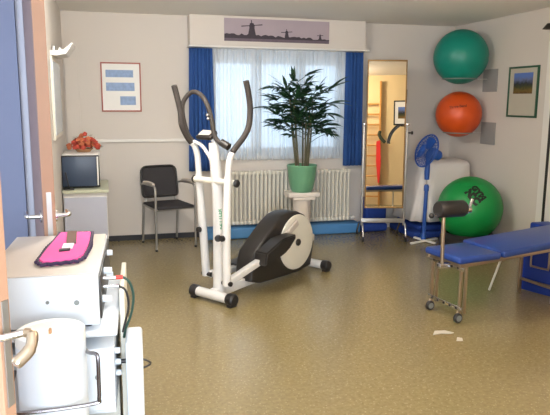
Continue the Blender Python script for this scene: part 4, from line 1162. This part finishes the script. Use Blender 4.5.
# the lower device sits in front of the column: keep it shallow
def devices():
    t = thing('equipment_trolley', 'white trolley carrying the therapy devices beside the door', 'trolley', tuple(D(0.2, 0.3, 0)))
    dbox(0.02, 0.40, 0.34, 0.58, 0.101, 0.744).build('column', M['offwhite'], t)
    dbox(0.416, 0.435, 0.20, 0.60, 0.101, 0.84).build('side_board', M['offwhite'], t)
    dbox(0.0, 0.415, -0.01, 0.60, 0.745, 0.768, 0.008).build('shelf', M['device'], t)
    dbox(0.0, 0.50, 0.0, 0.62, 0.06, 0.10, 0.008).build('base', M['device'], t)
    dbox(0.437, 0.495, 0.04, 0.20, 0.101, 0.700, 0.012).build('side_bin', M['device'], t)
    dbox(0.02, 0.40, 0.03, 0.335, 0.455, 0.475, 0.004).build('middle_shelf', M['device'], t)
    for a, c in ((0.03, 0.04), (0.46, 0.04), (0.03, 0.57), (0.46, 0.57)):
        MB().lathe([(0, -0.012), (0.029, -0.012), (0.029, 0.012), (0, 0.012)], D(a, c, 0.030), MU, 18).build('caster', M['black'], t)
    d = thing('therapy_device', 'large white boxy therapy device on the trolley, under the pink wrap', 'therapy device', tuple(D(0.18, 0.3, 0.77)))
    dbox(0.0, 0.36, 0.0, 0.62, 0.786, 0.957, 0.004).build('housing', M['device'], d)
    dbox(0.004, 0.356, 0.004, 0.616, 0.9575, 0.962, 0.001).build('top_panel', M['beige_top'], d)
    for a, c in ((0.04, 0.05), (0.32, 0.05), (0.04, 0.56), (0.32, 0.56)):
        MB().tube([D(a, c, 0.769), D(a, c, 0.787)], 0.012).build('foot', M['dark'], d)
    for a, z in ((0.07, 0.87), (0.20, 0.872), (0.29, 0.866)):
        knob(D(a, -0.001, z), -MW, 0.006 if a < 0.25 else 0.009, 0.003, d, M['foot_grey'], 'screw')
    dbox(0.3605, 0.367, 0.02, 0.60, 0.80, 0.945, 0.002).build('side_panel', M['dark'], d)
    for c, z, r_, l_ in ((0.08, 0.850, 0.013, 0.030), (0.20, 0.915, 0.013, 0.028), (0.34, 0.86, 0.012, 0.025), (0.45, 0.92, 0.012, 0.02)):
        knob(D(0.367, c, z), MU, r_, l_, d, M['device'], 'socket_knob')
    lw = thing('lower_device', 'smaller white device on the trolley shelf below, with one grey screw', 'therapy device', tuple(D(0.18, 0.2, 0.476)))
    dbox(0.02, 0.40, 0.005, 0.325, 0.477, 0.70, 0.005).build('housing', M['device'], lw)
    knob(D(0.345, 0.004, 0.60), -MW, 0.009, 0.004, lw, M['foot_grey'], 'screw')
    for c, z in ((0.08, 0.66), (0.10, 0.61), (0.12, 0.56)):
        knob(D(0.40, c, z), MU, 0.011, 0.018, lw, M['device'], 'socket_knob')
    # red-tipped cable pair from the upper device
    ca = thing('device_cable', 'dark green cable with red plug looping from the upper device', 'cable', tuple(D(0.37, 0.14, 0.9)))
    p0 = D(0.368, 0.14, 0.905)
    MB().tube([p0, p0 + MU * 0.045], 0.006).build('plug_sleeve', M['chrome'], ca)
    MB().tube([p0 + MU * 0.042, p0 + MU * 0.066], 0.0075).build('plug', M['cable_red'], ca)
    MB().tube(smoothpath([p0 + MU * 0.066, p0 + MU * 0.088 + Vector((0, 0, -0.02)), p0 + MU * 0.100 + Vector((0, 0, -0.07)), p0 + MU * 0.092 + Vector((0, 0, -0.13)), p0 + MU * 0.070 + Vector((0, 0, -0.19)), p0 + MU * 0.062 + MW * 0.02 + Vector((0, 0, -0.23))]), 0.0045, 8).build('cord', M['cable_green'], ca)
    cb = thing('device_cable', 'short white-sleeved cable below the red-plugged one', 'cable', tuple(D(0.37, 0.12, 0.88)))
    p1 = D(0.368, 0.12, 0.880)
    MB().tube([p1, p1 + MU * 0.05], 0.006).build('plug_sleeve', M['chrome'], cb)
    MB().tube(smoothpath([p1 + MU * 0.05, p1 + MU * 0.075 + Vector((0, 0, -0.02)), p1 + MU * 0.082 + Vector((0, 0, -0.08)), p1 + MU * 0.06 + Vector((0, 0, -0.17))]), 0.004, 8).build('cord', M['black'], cb)
    cc = thing('device_cable', 'short black cable plugged into the lower device', 'cable', tuple(D(0.42, 0.1, 0.61)))
    p2 = D(0.419, 0.10, 0.61)
    MB().tube([p2, p2 + MU * 0.025], 0.008).build('plug', M['black'], cc)
    MB().tube(smoothpath([p2 + MU * 0.02, p2 + MU * 0.06 + Vector((0, 0, 0.006)), p2 + MU * 0.095 + Vector((0, 0, -0.008)), p2 + MU * 0.098 + MW * 0.02 + Vector((0, 0, -0.03)), p2 + MU * 0.06 + MW * 0.02 + Vector((0, 0, -0.045))]), 0.0035, 8).build('cord', M['black'], cc)
devices()

def pinkwrap():
    r = thing('pink_wrap', 'pink padded wrap with dark scalloped edge and brown strap on the white device', 'wrap', (-0.14, 2.38, 0.963))
    poly = [(-0.195, 2.66), (-0.068, 2.645), (-0.078, 2.40), (-0.088, 2.24), (-0.108, 2.19), (-0.16, 2.175), (-0.221, 2.165), (-0.240, 2.21), (-0.222, 2.36), (-0.205, 2.52)]
    cx, cy = -0.148, 2.40
    b = MB(); b.prism(poly, (0, 0, 0.016), lambda a, c: (a, c, 0.9635))
    es = [e for e in b.bm.edges if e.verts[0].co.z > 0.975 and e.verts[1].co.z > 0.975]
    bmesh.ops.bevel(b.bm, geom=es, offset=0.006, segments=3, affect='EDGES')
    b.build('pad', M['pink'], r)
    # scalloped trim: a run of small loops along the outline
    path = []
    for i in range(len(poly)):
        a, c = Vector((*poly[i], 0)), Vector((*poly[(i + 1) % len(poly)], 0))
        n = max(1, int((c - a).length / 0.024))
        for k in range(n):
            for sgn in (0, 1):
                t = (k + sgn * 0.5) / n
                p = a.lerp(c, t); o = (p - Vector((cx, cy, 0))).normalized() * (0.001 if sgn else 0.011)
                path.append(p + o + Vector((0, 0, 0.9715)))
    MB().tube(path + [path[0]], 0.0065, 8).build('edging', M['plum'], r)
    MB().prism([(-0.165, 2.645), (-0.128, 2.640), (-0.122, 2.42), (-0.157, 2.42)], (0, 0, 0.005), lambda a, c: (a, c, 0.980)).build('strap', M['brown_strap'], r, smooth=False)
    MB().prism([(-0.166, 2.41), (-0.128, 2.408), (-0.132, 2.34), (-0.168, 2.335)], (0, 0, 0.006), lambda a, c: (a, c, 0.980)).build('buckle', M['paper'], r, smooth=False)
    MB().prism([(-0.176, 2.325), (-0.138, 2.33), (-0.139, 2.31), (-0.176, 2.30)], (0, 0, 0.006), lambda a, c: (a, c, 0.980)).build('label_patch', M['black'], r, smooth=False)
pinkwrap()

def canister():
    c = Vector((-0.178, 1.865, 0))
    r = thing('canister', 'white cylindrical canister with slotted lid before the trolley', 'canister', tuple(c))
    MB().lathe([(0, 0.0), (0.094, 0.0), (0.0985, 0.01), (0.0985, 0.815), (0, 0.815)], c, seg=48).build('body', M['device'], r)
    ld = MB().lathe([(0, 0.8155), (0.0985, 0.8155), (0.0985, 0.846), (0.095, 0.850), (0.088, 0.850), (0.084, 0.846), (0, 0.842)], c, seg=48).build('lid', M['white'], r)
    MB().obox(c + Vector((0.0, -0.01, 0.845)), (1, 0, 0), (0, 1, 0), (0, 0, 1), 0.004, 0.010, 0.010, 0.003).build('lid_tab', M['basket'], ld)
    w = MB().tube(smoothpath([D(0.30, -0.012, 0.722), Vector((-0.075, 1.84, 0.778)), Vector((-0.052, 1.78, 0.795)), Vector((-0.045, 1.765, 0.785)), Vector((-0.045, 1.76, 0.72)), Vector((-0.046, 1.755, 0.668)), Vector((-0.056, 1.755, 0.655)), Vector((-0.16, 1.75, 0.652)), Vector((-0.275, 1.75, 0.655)), Vector((-0.30, 1.80, 0.655)), D(0.09, -0.012, 0.65)], 5), 0.006, 8).build('wire_rail', M['steel'])
    tag(w, 'bent chrome wire rail around the white canister, fixed to the trolley', 'rail')
canister()
